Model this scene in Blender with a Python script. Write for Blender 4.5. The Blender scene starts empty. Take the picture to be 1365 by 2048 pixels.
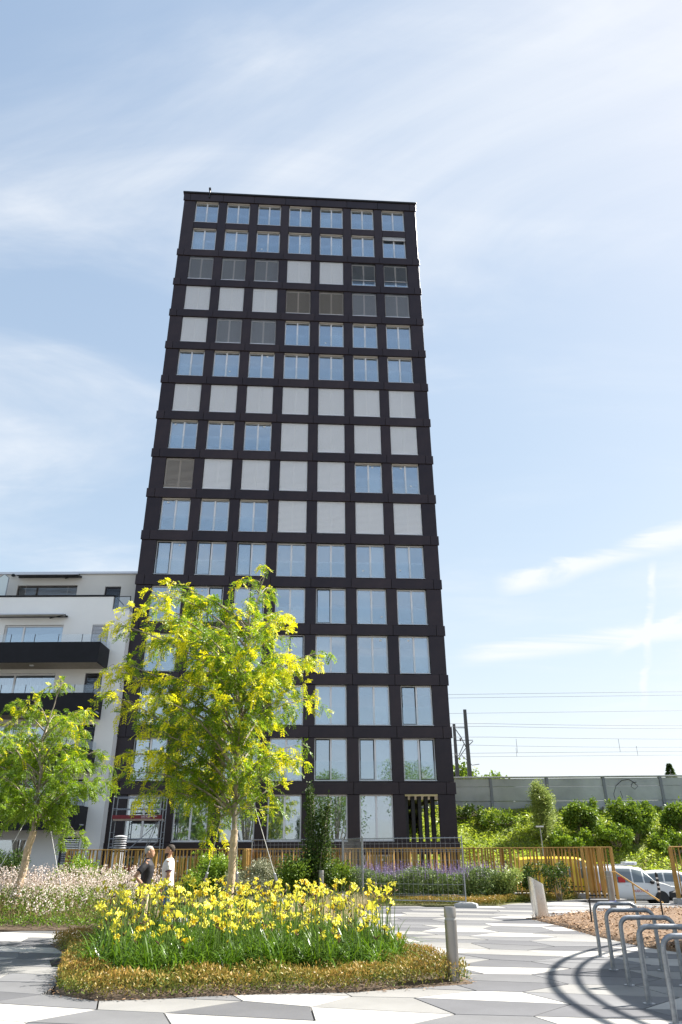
import bpy, bmesh, math, random
import numpy as np
from mathutils import Vector, Matrix
R = math.radians
random.seed(7); rng = np.random.default_rng(7)
scn = bpy.context.scene
col = scn.collection

# ------------------------------------------------------------------ camera
EYE = 1.65
cam = bpy.data.cameras.new('camera'); cam.sensor_fit = 'VERTICAL'; cam.sensor_height = 36; cam.lens = 24.93
cam.clip_start = 0.1; cam.clip_end = 3000
camo = bpy.data.objects.new('camera', cam); col.objects.link(camo)
_p, _r = R(25.38), R(-0.307)
_F = Vector((0, math.cos(_p), math.sin(_p))); _X = Vector((1, 0, 0)); _U = Vector((0, -math.sin(_p), math.cos(_p)))
_cx = _X*math.cos(_r) + _U*math.sin(_r); _cy = -_X*math.sin(_r) + _U*math.cos(_r)
camo.matrix_world = Matrix(((_cx.x, _cy.x, -_F.x, 0), (_cx.y, _cy.y, -_F.y, 0), (_cx.z, _cy.z, -_F.z, EYE), (0, 0, 0, 1)))
scn.camera = camo

# ------------------------------------------------------------------ light
SUN_EL, SUN_A = 48.0, 21.0           # elevation; angle from +X towards +Y
SUN_STRENGTH, SKY_STRENGTH, EXPOSURE = 3.9, 0.15, 1.84
sd = Vector((math.cos(R(SUN_A))*math.cos(R(SUN_EL)), math.sin(R(SUN_A))*math.cos(R(SUN_EL)), math.sin(R(SUN_EL))))
sl = bpy.data.lights.new('sun', 'SUN'); sl.energy = SUN_STRENGTH; sl.angle = R(0.53); sl.color = (1.0, 0.95, 0.87)
so = bpy.data.objects.new('sun', sl); col.objects.link(so)
so.rotation_euler = sd.to_track_quat('Z', 'Y').to_euler(); so.location = (30, 10, 60)

world = bpy.data.worlds.new('World'); scn.world = world; world.use_nodes = True
wn, wl = world.node_tree.nodes, world.node_tree.links
wn.clear()
def N(nodes, t, **kw):
    n = nodes.new(t)
    for k, v in kw.items():
        if k == 'inp':
            for i, val in v.items(): n.inputs[i].default_value = val
        else: setattr(n, k, v)
    return n
def build_world():
    out = N(wn, 'ShaderNodeOutputWorld'); bg = N(wn, 'ShaderNodeBackground'); bg.inputs[1].default_value = SKY_STRENGTH
    sky = N(wn, 'ShaderNodeTexSky', sky_type='NISHITA', sun_disc=False, sun_elevation=R(SUN_EL), sun_rotation=R(90-SUN_A))
    sky.air_density = 1.0; sky.dust_density = 0.7; sky.ozone_density = 1.2; sky.altitude = 400
    # tone curve compresses the sky's brightness range: c / (1 + c/m)
    dv = N(wn, 'ShaderNodeVectorMath', operation='DIVIDE'); dv.inputs[1].default_value = (2.8, 2.8, 2.85); wl.new(sky.outputs[0], dv.inputs[0])
    ad = N(wn, 'ShaderNodeVectorMath', operation='ADD'); ad.inputs[1].default_value = (1, 1, 1); wl.new(dv.outputs[0], ad.inputs[0])
    soft = N(wn, 'ShaderNodeVectorMath', operation='DIVIDE'); wl.new(sky.outputs[0], soft.inputs[0]); wl.new(ad.outputs[0], soft.inputs[1])
    tc = N(wn, 'ShaderNodeTexCoord'); sep = N(wn, 'ShaderNodeSeparateXYZ'); wl.new(tc.outputs['Generated'], sep.inputs[0])
    def M(op, a, b=None, c=None):
        n = N(wn, 'ShaderNodeMath', operation=op)
        for i, v in enumerate((a, b, c)):
            if v is None: continue
            if isinstance(v, (int, float)): n.inputs[i].default_value = v
            else: wl.new(v, n.inputs[i])
        return n.outputs[0]
    def ramp(v, lo, hi):
        n = N(wn, 'ShaderNodeMapRange', interpolation_type='SMOOTHSTEP'); wl.new(v, n.inputs[0])
        n.inputs[1].default_value = lo; n.inputs[2].default_value = hi; return n.outputs[0]
    zz = M('MAXIMUM', sep.outputs[2], 0.0); den = M('ADD', zz, 0.12)
    px = M('DIVIDE', sep.outputs[0], den); py = M('DIVIDE', sep.outputs[1], den)
    comb = N(wn, 'ShaderNodeCombineXYZ'); wl.new(px, comb.inputs[0]); wl.new(py, comb.inputs[1])
    def noise(scale, rot, stretch, det, dist, loc=(0, 0, 0)):
        mp = N(wn, 'ShaderNodeMapping'); wl.new(comb.outputs[0], mp.inputs[0])
        mp.inputs['Rotation'].default_value = (0, 0, R(rot)); mp.inputs['Scale'].default_value = stretch; mp.inputs['Location'].default_value = loc
        n = N(wn, 'ShaderNodeTexNoise'); wl.new(mp.outputs[0], n.inputs[0])
        n.inputs['Scale'].default_value = scale; n.inputs['Detail'].default_value = det; n.inputs['Roughness'].default_value = 0.58; n.inputs['Distortion'].default_value = dist
        return n.outputs[0]
    n1 = noise(1.1, 25, (0.8, 1.5, 1), 9, 0.7, (3.1, 1.2, 0)); n2 = noise(0.5, -10, (1, 1, 1), 3, 0.3, (0.4, 5.0, 0)); n3 = noise(3.0, 60, (0.45, 1.6, 1), 8, 1.0, (7, 2, 0))
    a = M('MULTIPLY', ramp(n1, 0.42, 0.78), ramp(n2, 0.32, 0.66))
    b = M('MULTIPLY', ramp(n3, 0.45, 0.8), ramp(n1, 0.35, 0.7))
    cl = M('ADD', M('MULTIPLY', a, 0.75), M('MULTIPLY', b, 0.32))
    veil = M('MULTIPLY', ramp(n2, 0.25, 0.75), 0.10)
    cl = M('ADD', cl, veil)
    # old contrails: thin bands along great circles
    def vec_from(az, el): return Vector((math.sin(R(az))*math.cos(R(el)), math.cos(R(az))*math.cos(R(el)), math.sin(R(el))))
    def streak(a0, a1, w, amt, edge):
        nonlocal cl
        d0, d1 = vec_from(*a0), vec_from(*a1); n = d0.cross(d1).normalized()
        mid = (d0+d1).normalized(); half = math.cos(d0.angle(d1)/2*1.05)
        vn = N(wn, 'ShaderNodeVectorMath', operation='DOT_PRODUCT'); wl.new(tc.outputs['Generated'], vn.inputs[0]); vn.inputs[1].default_value = n
        vm = N(wn, 'ShaderNodeVectorMath', operation='DOT_PRODUCT'); wl.new(tc.outputs['Generated'], vm.inputs[0]); vm.inputs[1].default_value = mid
        off = M('ABSOLUTE', M('ADD', vn.outputs['Value'], M('MULTIPLY', M('SUBTRACT', n3, 0.5), edge)))
        band = ramp(off, w, w*0.15); ln = ramp(vm.outputs['Value'], half, half+(1-half)*.45)
        cl = M('ADD', cl, M('MULTIPLY', M('MULTIPLY', band, ln), M('MULTIPLY', ramp(n3, 0.2, 0.62), amt)))
    streak((13.0, 18.6), (36, 22.0), 0.020, 0.9, 0.045)
    streak((9.5, 13.6), (38, 14.0), 0.018, 0.85, 0.03)
    streak((21, 13), (40, 20.5), 0.008, 0.75, 0.02)
    streak((22.5, 9), (25.2, 19.5), 0.007, 0.6, 0.02)
    cl = M('MINIMUM', cl, 0.85)
    low = ramp(sep.outputs[2], -0.02, 0.03)
    cl = M('MULTIPLY', cl, low)
    mix = N(wn, 'ShaderNodeMix', data_type='RGBA'); wl.new(cl, mix.inputs[0]); wl.new(soft.outputs[0], mix.inputs[6]); mix.inputs[7].default_value = CLOUD
    wl.new(mix.outputs[2], bg.inputs[0]); wl.new(bg.outputs[0], out.inputs[0])
CLOUD = (1.88, 1.93, 2.0, 1)
build_world()
vs = scn.view_settings; vs.view_transform = 'Standard'; vs.look = 'None'; vs.exposure = EXPOSURE; vs.gamma = 1.0; vs.use_curve_mapping = False
scn.cycles.max_bounces = 7; scn.cycles.transparent_max_bounces = 12; scn.cycles.caustics_reflective = False; scn.cycles.caustics_refractive = False

# ------------------------------------------------------------------ helpers
class MB:
    def __init__(s): s.v = []; s.f = []; s.m = []
    def add(s, vs, fs, m=0):
        o = len(s.v); s.v += [tuple(x) for x in vs]; s.f += [tuple(i+o for i in f) for f in fs]; s.m += [m]*len(fs); return s
    def box(s, x0, x1, y0, y1, z0, z1, m=0, mat=None):
        vs = [(x, y, z) for z in (z0, z1) for y in (y0, y1) for x in (x0, x1)]
        if mat is not None: vs = [tuple(mat @ Vector(p)) for p in vs]
        return s.add(vs, [(0, 2, 3, 1), (4, 5, 7, 6), (0, 1, 5, 4), (2, 6, 7, 3), (0, 4, 6, 2), (1, 3, 7, 5)], m)
    def bbox(s, x0, x1, y0, y1, z0, z1, b=0.01, m=0, mat=None):      # box with chamfered edges
        bm = bmesh.new(); bmesh.ops.create_cube(bm, size=1)
        for v in bm.verts: v.co = Vector((x0+(v.co.x+.5)*(x1-x0), y0+(v.co.y+.5)*(y1-y0), z0+(v.co.z+.5)*(z1-z0)))
        bmesh.ops.bevel(bm, geom=bm.edges[:], offset=b, segments=1, affect='EDGES')
        if mat is not None: bm.transform(mat)
        bm.verts.index_update(); s.add([v.co[:] for v in bm.verts], [[v.index for v in f.verts] for f in bm.faces], m); bm.free(); return s
    def prism(s, poly, z0, z1, m=0):
        n = len(poly); vs = [(x, y, z0) for x, y in poly] + [(x, y, z1) for x, y in poly]
        return s.add(vs, [tuple(range(n-1, -1, -1)), tuple(range(n, 2*n))] + [(i, (i+1) % n, n+(i+1) % n, n+i) for i in range(n)], m)
    def tube(s, pts, r, n=6, m=0, caps=True):
        pts = [Vector(p) for p in pts]; k = len(pts); rs = r if isinstance(r, (list, tuple)) else [r]*k
        t0 = (pts[1]-pts[0]).normalized(); a = Vector((0, 0, 1)) if abs(t0.z) < .9 else Vector((1, 0, 0)); u = t0.cross(a).normalized()
        vs = []
        for i, p in enumerate(pts):
            t = (pts[min(i+1, k-1)]-pts[max(i-1, 0)]).normalized(); u = (u - t*u.dot(t)).normalized(); w = t.cross(u)
            for j in range(n):
                an = 2*math.pi*j/n; vs.append(p + (u*math.cos(an)+w*math.sin(an))*rs[i])
        fs = [(i*n+j, i*n+(j+1) % n, (i+1)*n+(j+1) % n, (i+1)*n+j) for i in range(k-1) for j in range(n)]
        if caps: fs += [tuple(range(n-1, -1, -1)), tuple((k-1)*n+j for j in range(n))]
        return s.add(vs, fs, m)
    def lathe(s, prof, c=(0, 0, 0), n=16, m=0):
        vs = [(c[0]+r*math.cos(2*math.pi*j/n), c[1]+r*math.sin(2*math.pi*j/n), c[2]+z) for r, z in prof for j in range(n)]
        k = len(prof); fs = [(i*n+j, i*n+(j+1) % n, (i+1)*n+(j+1) % n, (i+1)*n+j) for i in range(k-1) for j in range(n)]
        fs += [tuple(range(n-1, -1, -1)), tuple((k-1)*n+j for j in range(n))]
        return s.add(vs, fs, m)
    def loft(s, rings, m=0, caps=True):
        n = len(rings[0]); k = len(rings); vs = [p for r in rings for p in r]
        fs = [(i*n+j, i*n+(j+1) % n, (i+1)*n+(j+1) % n, (i+1)*n+j) for i in range(k-1) for j in range(n)]
        if caps: fs += [tuple(range(n-1, -1, -1)), tuple((k-1)*n+j for j in range(n))]
        return s.add(vs, fs, m)
    def mesh(s, name, mats, smooth=False):
        me = bpy.data.meshes.new(name); me.from_pydata(s.v, [], s.f)
        for mt in (mats if isinstance(mats, (list, tuple)) else [mats]): me.materials.append(mt)
        if any(s.m): me.polygons.foreach_set('material_index', s.m)
        if smooth: me.polygons.foreach_set('use_smooth', [True]*len(s.f))
        me.update(); return me
    def build(s, name, mats, parent=None, smooth=False, autosmooth=None):
        me = s.mesh(name, mats, smooth or autosmooth is not None)
        if autosmooth is not None: me.set_sharp_from_angle(angle=R(autosmooth))
        return link(name, me, parent)
def link(name, data, parent=None, loc=None, rz=None):
    o = bpy.data.objects.new(name, data); col.objects.link(o)
    if parent is not None: o.parent = parent
    if loc is not None: o.location = loc
    if rz is not None: o.rotation_euler = (0, 0, rz)
    return o
def tag(o, label, cat, group=None, kind=None):
    if label: o['label'] = label
    if cat: o['category'] = cat
    if group: o['group'] = group
    if kind: o['kind'] = kind
    return o
def thing(name, label, cat, loc=(0, 0, 0), rz=0, group=None):
    o = link(name, None, None, loc, rz); o.empty_display_size = .2
    return tag(o, label, cat, group)
def structure(o, label=None):
    o['kind'] = 'structure'
    if label: o['label'] = label
    return o
def copy_tree(o, parent=None):
    c = o.copy(); col.objects.link(c)
    if parent is not None: c.parent = parent
    for ch in list(o.children): copy_tree(ch, c)
    return c
def np_mesh(name, V, Q, mat, rnd=None):
    me = bpy.data.meshes.new(name); V = np.asarray(V, np.float32); Q = np.asarray(Q, np.int32); k = Q.shape[1]
    me.vertices.add(len(V)); me.vertices.foreach_set('co', V.ravel())
    me.loops.add(Q.size); me.loops.foreach_set('vertex_index', Q.ravel())
    me.polygons.add(len(Q)); me.polygons.foreach_set('loop_start', np.arange(len(Q), dtype=np.int32)*k)
    me.update(calc_edges=True); me.validate()
    if rnd is not None:
        at = me.attributes.new('rnd', 'FLOAT', 'POINT'); at.data.foreach_set('value', np.asarray(rnd, np.float32))
    for mt in (mat if isinstance(mat, (list, tuple)) else [mat]): me.materials.append(mt)
    return me
def unit(a): return a/np.maximum(np.linalg.norm(a, axis=-1, keepdims=True), 1e-9)
def leaf_quads(P, D, S, L, W, fold=0.0):
    """rhombic leaves: base P, direction D, side S, length L, width W -> verts, quads"""
    n = len(P); L = np.broadcast_to(np.asarray(L, float), (n,))[:, None]; W = np.broadcast_to(np.asarray(W, float), (n,))[:, None]
    dn = np.zeros((n, 3)); dn[:, 2] = -1
    V = np.stack([P, P+D*L*.45+S*W*.5, P+D*L+dn*L*fold, P+D*L*.45-S*W*.5], 1).reshape(-1, 3)
    return V, np.arange(4*n).reshape(n, 4)
class LeafBag:
    def __init__(s): s.V = []; s.rn = []; s.n = 0
    def add(s, P, D, S, L, W, fold=0.0, rnd=None):
        if len(P) == 0: return
        V, _ = leaf_quads(P, D, S, L, W, fold); s.V.append(V)
        r = rng.random(len(P)) if rnd is None else np.broadcast_to(rnd, (len(P),)); s.rn.append(np.repeat(r, 4)); s.n += len(P)
    def ribbon(s, C, S, W, rnd=None):
        """ribbons: C (n,k,3) centre points, S (n,3) side, W (k,) widths"""
        n, k, _ = C.shape
        A = C + S[:, None, :]*np.asarray(W)[None, :, None]*.5; B = C - S[:, None, :]*np.asarray(W)[None, :, None]*.5
        for i in range(k-1):
            V = np.stack([A[:, i], A[:, i+1], B[:, i+1], B[:, i]], 1).reshape(-1, 3); s.V.append(V)
            r = rng.random(n) if rnd is None else np.broadcast_to(rnd, (n,)); s.rn.append(np.repeat(r, 4)); s.n += n
    def build(s, name, mat, parent=None):
        V = np.concatenate(s.V); return link(name, np_mesh(name, V, np.arange(len(V)).reshape(-1, 4), mat, np.concatenate(s.rn)), parent)
def rand_dirs(n, up=0.0):
    d = rng.normal(size=(n, 3)); d[:, 2] += up; return unit(d)
def side_of(D):
    return unit(np.cross(D, rand_dirs(len(D))))

# ------------------------------------------------------------------ materials
MATS = {}
def mat(name, c=(.5, .5, .5), rough=.6, metal=0.0, spec=.5, var=0.0, vscale=3.0, bump=0.0, bscale=40.0, c2=None, coat=0.0, objvar=0.0):
    if name in MATS: return MATS[name]
    m = bpy.data.materials.new(name); m.use_nodes = True; nt = m.node_tree; b = nt.nodes['Principled BSDF']
    b.inputs['Base Color'].default_value = (*c, 1); b.inputs['Roughness'].default_value = rough; b.inputs['Metallic'].default_value = metal
    b.inputs['Specular IOR Level'].default_value = spec; b.inputs['Coat Weight'].default_value = coat
    if var or c2 is not None or bump: tcn = N(nt.nodes, 'ShaderNodeTexCoord')
    if var or c2 is not None:
        nz = N(nt.nodes, 'ShaderNodeTexNoise'); nz.inputs['Scale'].default_value = vscale; nz.inputs['Detail'].default_value = 7; nz.inputs['Roughness'].default_value = .62
        nt.links.new(tcn.outputs['Object'], nz.inputs['Vector'])
        rp = N(nt.nodes, 'ShaderNodeMapRange'); nt.links.new(nz.outputs[0], rp.inputs[0]); rp.inputs[1].default_value = .3; rp.inputs[2].default_value = .7
        mx = N(nt.nodes, 'ShaderNodeMix', data_type='RGBA'); nt.links.new(rp.outputs[0], mx.inputs[0])
        ca = tuple(x*(1-var) for x in c); cb = c2 if c2 is not None else tuple(min(1, x*(1+var)) for x in c)
        mx.inputs[6].default_value = (*ca, 1); mx.inputs[7].default_value = (*cb, 1); nt.links.new(mx.outputs[2], b.inputs['Base Color'])
    if objvar:
        oi = N(nt.nodes, 'ShaderNodeObjectInfo'); mr = N(nt.nodes, 'ShaderNodeMapRange'); nt.links.new(oi.outputs['Random'], mr.inputs[0]); mr.inputs[3].default_value = 1-objvar; mr.inputs[4].default_value = 1+objvar
        hv = N(nt.nodes, 'ShaderNodeHueSaturation'); nt.links.new(mr.outputs[0], hv.inputs['Value'])
        if b.inputs['Base Color'].links: nt.links.new(b.inputs['Base Color'].links[0].from_socket, hv.inputs['Color'])
        else: hv.inputs['Color'].default_value = (*c, 1)
        nt.links.new(hv.outputs[0], b.inputs['Base Color'])
    if bump:
        n2 = N(nt.nodes, 'ShaderNodeTexNoise'); n2.inputs['Scale'].default_value = bscale; n2.inputs['Detail'].default_value = 6
        nt.links.new(tcn.outputs['Object'], n2.inputs['Vector'])
        bp = N(nt.nodes, 'ShaderNodeBump'); bp.inputs['Strength'].default_value = bump; bp.inputs['Distance'].default_value = .02
        nt.links.new(n2.outputs[0], bp.inputs['Height']); nt.links.new(bp.outputs[0], b.inputs['Normal'])
    MATS[name] = m; return m
def leafmat(name, c, c2, trans=.4, tcol=None, rough=.45, spec=.4):
    if name in MATS: return MATS[name]
    m = bpy.data.materials.new(name); m.use_nodes = True; nt = m.node_tree; b = nt.nodes['Principled BSDF']; out = nt.nodes['Material Output']
    at = N(nt.nodes, 'ShaderNodeAttribute', attribute_name='rnd')
    mx = N(nt.nodes, 'ShaderNodeMix', data_type='RGBA'); nt.links.new(at.outputs['Fac'], mx.inputs[0]); mx.inputs[6].default_value = (*c, 1); mx.inputs[7].default_value = (*c2, 1)
    nt.links.new(mx.outputs[2], b.inputs['Base Color']); b.inputs['Roughness'].default_value = rough; b.inputs['Specular IOR Level'].default_value = spec
    tr = N(nt.nodes, 'ShaderNodeBsdfTranslucent')
    if tcol is None: nt.links.new(mx.outputs[2], tr.inputs[0])
    else:
        m2 = N(nt.nodes, 'ShaderNodeMix', data_type='RGBA', blend_type='MULTIPLY'); m2.inputs[0].default_value = 1; nt.links.new(mx.outputs[2], m2.inputs[6]); m2.inputs[7].default_value = (*tcol, 1); m2.clamp_result = False
        nt.links.new(m2.outputs[2], tr.inputs[0])
    ms = N(nt.nodes, 'ShaderNodeMixShader'); ms.inputs[0].default_value = trans
    nt.links.new(b.outputs[0], ms.inputs[1]); nt.links.new(tr.outputs[0], ms.inputs[2]); nt.links.new(ms.outputs[0], out.inputs[0])
    MATS[name] = m; return m
def glassmat(name, tint=(.8, .88, .9), base=.3, rough=.01, rcol=(.80, .89, 1)):
    if name in MATS: return MATS[name]
    m = bpy.data.materials.new(name); m.use_nodes = True; nt = m.node_tree; out = nt.nodes['Material Output']; nt.nodes.remove(nt.nodes['Principled BSDF'])
    g = N(nt.nodes, 'ShaderNodeBsdfGlossy'); g.inputs['Roughness'].default_value = rough; g.inputs[0].default_value = (*rcol, 1)
    t = N(nt.nodes, 'ShaderNodeBsdfTransparent'); t.inputs[0].default_value = (*tint, 1)
    ge = N(nt.nodes, 'ShaderNodeNewGeometry'); dt = N(nt.nodes, 'ShaderNodeVectorMath', operation='DOT_PRODUCT'); nt.links.new(ge.outputs['Incoming'], dt.inputs[0]); nt.links.new(ge.outputs['Normal'], dt.inputs[1])
    ab = N(nt.nodes, 'ShaderNodeMath', operation='ABSOLUTE'); nt.links.new(dt.outputs['Value'], ab.inputs[0])
    on = N(nt.nodes, 'ShaderNodeMath', operation='SUBTRACT'); on.inputs[0].default_value = 1; nt.links.new(ab.outputs[0], on.inputs[1])
    pw_ = N(nt.nodes, 'ShaderNodeMath', operation='POWER'); nt.links.new(on.outputs[0], pw_.inputs[0]); pw_.inputs[1].default_value = 5
    ma = N(nt.nodes, 'ShaderNodeMath', operation='MULTIPLY_ADD', use_clamp=True); nt.links.new(pw_.outputs[0], ma.inputs[0]); ma.inputs[1].default_value = 1-base-.03; ma.inputs[2].default_value = base+.03
    ms = N(nt.nodes, 'ShaderNodeMixShader'); nt.links.new(ma.outputs[0], ms.inputs[0]); nt.links.new(t.outputs[0], ms.inputs[1]); nt.links.new(g.outputs[0], ms.inputs[2])
    nt.links.new(ms.outputs[0], out.inputs[0]); MATS[name] = m; return m

M_clad = mat('bronze_cladding', (.034, .0215, .0185), .32, .0, .34, var=.25, vscale=.9, objvar=.18); M_clad.node_tree.nodes['Principled BSDF'].inputs['Specular Tint'].default_value = (.62, .74, 1, 1)
M_cladjoint = mat('cladding_shadow_gap', (.012, .011, .011), .8)
M_frame = mat('window_frame_grey', (.74, .73, .74), .4, .2)
M_frame2 = mat('sill_aluminium', (.62, .63, .68), .35, .5)
M_pane = glassmat('window_glass', (.86, .91, .93), .32)
M_guard = glassmat('guard_glass', (.97, .98, .98), .04)
M_blindW = mat('blind_light_grey', (.82, .81, .82), .5)
M_blindG = mat('blind_mid_grey', (.60, .60, .63), .45)
M_blindB = mat('blind_bronze', (.50, .43, .37), .45)
M_inner = mat('interior_plaster', (.74, .72, .66), .8)
M_innerfloor = mat('interior_floor', (.5, .46, .4), .6)
M_curtain = mat('white_curtain', (.8, .8, .8), .8)
M_white = mat('white_render', (.88, .87, .86), .85, var=.03, vscale=.6, bump=.05, bscale=60)
M_cream = mat('grey_render', (.68, .65, .61), .85, var=.03, vscale=.6)
M_black = mat('black_balcony', (.010, .010, .014), .6, 0, .25, var=.2, vscale=2)
M_soffit = mat('board_marked_concrete', (.38, .33, .28), .8, var=.15, vscale=6)
M_darkmetal = mat('dark_metal', (.03, .03, .032), .4, .6)
M_steel = mat('brushed_steel', (.72, .71, .70), .25, 1.0, var=.08, vscale=4)
M_galv = mat('galvanised_steel', (.30, .315, .34), .45, .7, var=.28, vscale=18)
M_bollard = mat('bollard_grey', (.30, .285, .27), .38, .7, var=.06)
M_gold = mat('golden_bronze_slat', (.42, .25, .075), .42, .35, var=.22, vscale=2.0)
M_conc = mat('concrete', (.42, .42, .42), .85, var=.18, vscale=.9, bump=.15, bscale=30)
M_concdark = mat('concrete_wall', (.42, .43, .45), .85, var=.22, vscale=.45, bump=.2, bscale=12)
M_asph = mat('asphalt', (.075, .075, .078), .9, var=.25, vscale=.8, bump=.2, bscale=80)
M_joint = mat('paving_bed', (.04, .038, .036), .95)
M_soil = mat('soil', (.10, .07, .045), .95, var=.35, vscale=6, bump=.5, bscale=25)
M_bark = mat('bark', (.22, .18, .14), .9, c2=(.36, .31, .25), vscale=9, bump=.6, bscale=30)
M_reed = mat('reed_mat', (.50, .38, .26), .85, var=.25, vscale=14, bump=.5, bscale=60)
M_wire = mat('wire', (.33, .34, .36), .4, .8)
M_wiredark = mat('overhead_wire_dark', (.16, .17, .19), .5, .4)
M_tyre = mat('tyre', (.02, .02, .02), .8)
M_glasscar = glassmat('car_glass', (.25, .3, .32), .12, rcol=(.95, .97, 1))
M_carwhite = mat('white_paint', (.80, .80, .79), .25, 0, .5, coat=.6)
M_caryellow = mat('yellow_paint', (.78, .52, .01), .28, 0, .5, coat=.6)
M_black2 = mat('black_plastic', (.018, .018, .019), .55)
M_red = mat('red_print', (.55, .03, .03), .5)
M_redboard = mat('dark_red_board', (.17, .012, .02), .6, var=.15, vscale=5)
M_whiteprint = mat('white_print', (.8, .8, .8), .6)

# ------------------------------------------------------------------ large structure: ground
LOW = -1.1          # level of the car park and the tower's foot
me = MB(); g = 900
me.add([(-g, -g, LOW), (g, -g, LOW), (g, g, LOW), (-g, g, LOW)], [(0, 1, 2, 3)])
structure(me.build('ground', M_asph), 'grey asphalt ground around the buildings')
plaza_poly = [(-45, -45), (45, -45), (45, 26.1), (10.9, 26.1), (8.7, 26.1), (8.7, 27.6), (9.6, 27.6), (9.6, 29.1), (-4, 31.2), (-45, 31.2)]
plaza = structure(MB().prism(plaza_poly, LOW-.3, -.05).build('plaza', M_joint), 'plaza paved with grey and white trapezoid slabs')
kerb = MB(); kerb.prism([(8.72, 26.1), (45, 26.1), (45, 26.3), (8.72, 26.3)], LOW-.2, -.02)
structure(kerb.build('plaza_edge', M_conc))
# outer plaza surface beyond the slabs that are built one by one
# (behind and beside the view) one sheet of the same concrete
def inside(poly, x, y):
    c = False; n = len(poly)
    for i in range(n):
        x0, y0 = poly[i]; x1, y1 = poly[(i+1) % n]
        if (y0 > y) != (y1 > y) and x < (x1-x0)*(y-y0)/(y1-y0)+x0: c = not c
    return c
BED_LILY = [(-3.85, 11.25), (-3.6, 10.66), (-3.0, 10.27), (-2.36, 10.35), (-1.3, 10.6), (.08, 10.72), (.93, 11.02), (1.72, 11.3), (1.6, 12.3), (1.15, 13.6), (.95, 14.5), (.4, 16.0), (-1.2, 16.7), (-3.5, 16.6), (-5.3, 16.3), (-5.65, 15.95), (-4.75, 14.3), (-4.15, 12.3)]
BED_GAURA = [(-16, 18.7), (-7.76, 18.55), (-5.6, 18.45), (-4.6, 19.3), (-4.9, 22), (-5.2, 24), (-16, 24.5)]
BED_HEDGE = [(-16, 24.8), (-5.2, 24.3), (-3.2, 19.6), (-.8, 19.8), (.2, 24.0), (.9, 25.6), (4.9, 25.35), (5.4, 26.2), (8.4, 28.3), (8.6, 28.9), (-4, 30.8), (-16, 30.8)]
BED_CHIPS = [(4.75, 20.85), (5.05, 19.0), (5.15, 16.9), (5.5, 15.0), (6.2, 13.4), (20, 12.0), (20, 24.2), (8.9, 24.0), (6.6, 22.6), (5.4, 21.4)]
BEDS = [BED_LILY, BED_GAURA, BED_HEDGE, BED_CHIPS]
def shrink(poly, k):
    cx = sum(p[0] for p in poly)/len(poly); cy = sum(p[1] for p in poly)/len(poly)
    return [(cx+(x-cx)*k, cy+(y-cy)*k) for x, y in poly]
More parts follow.
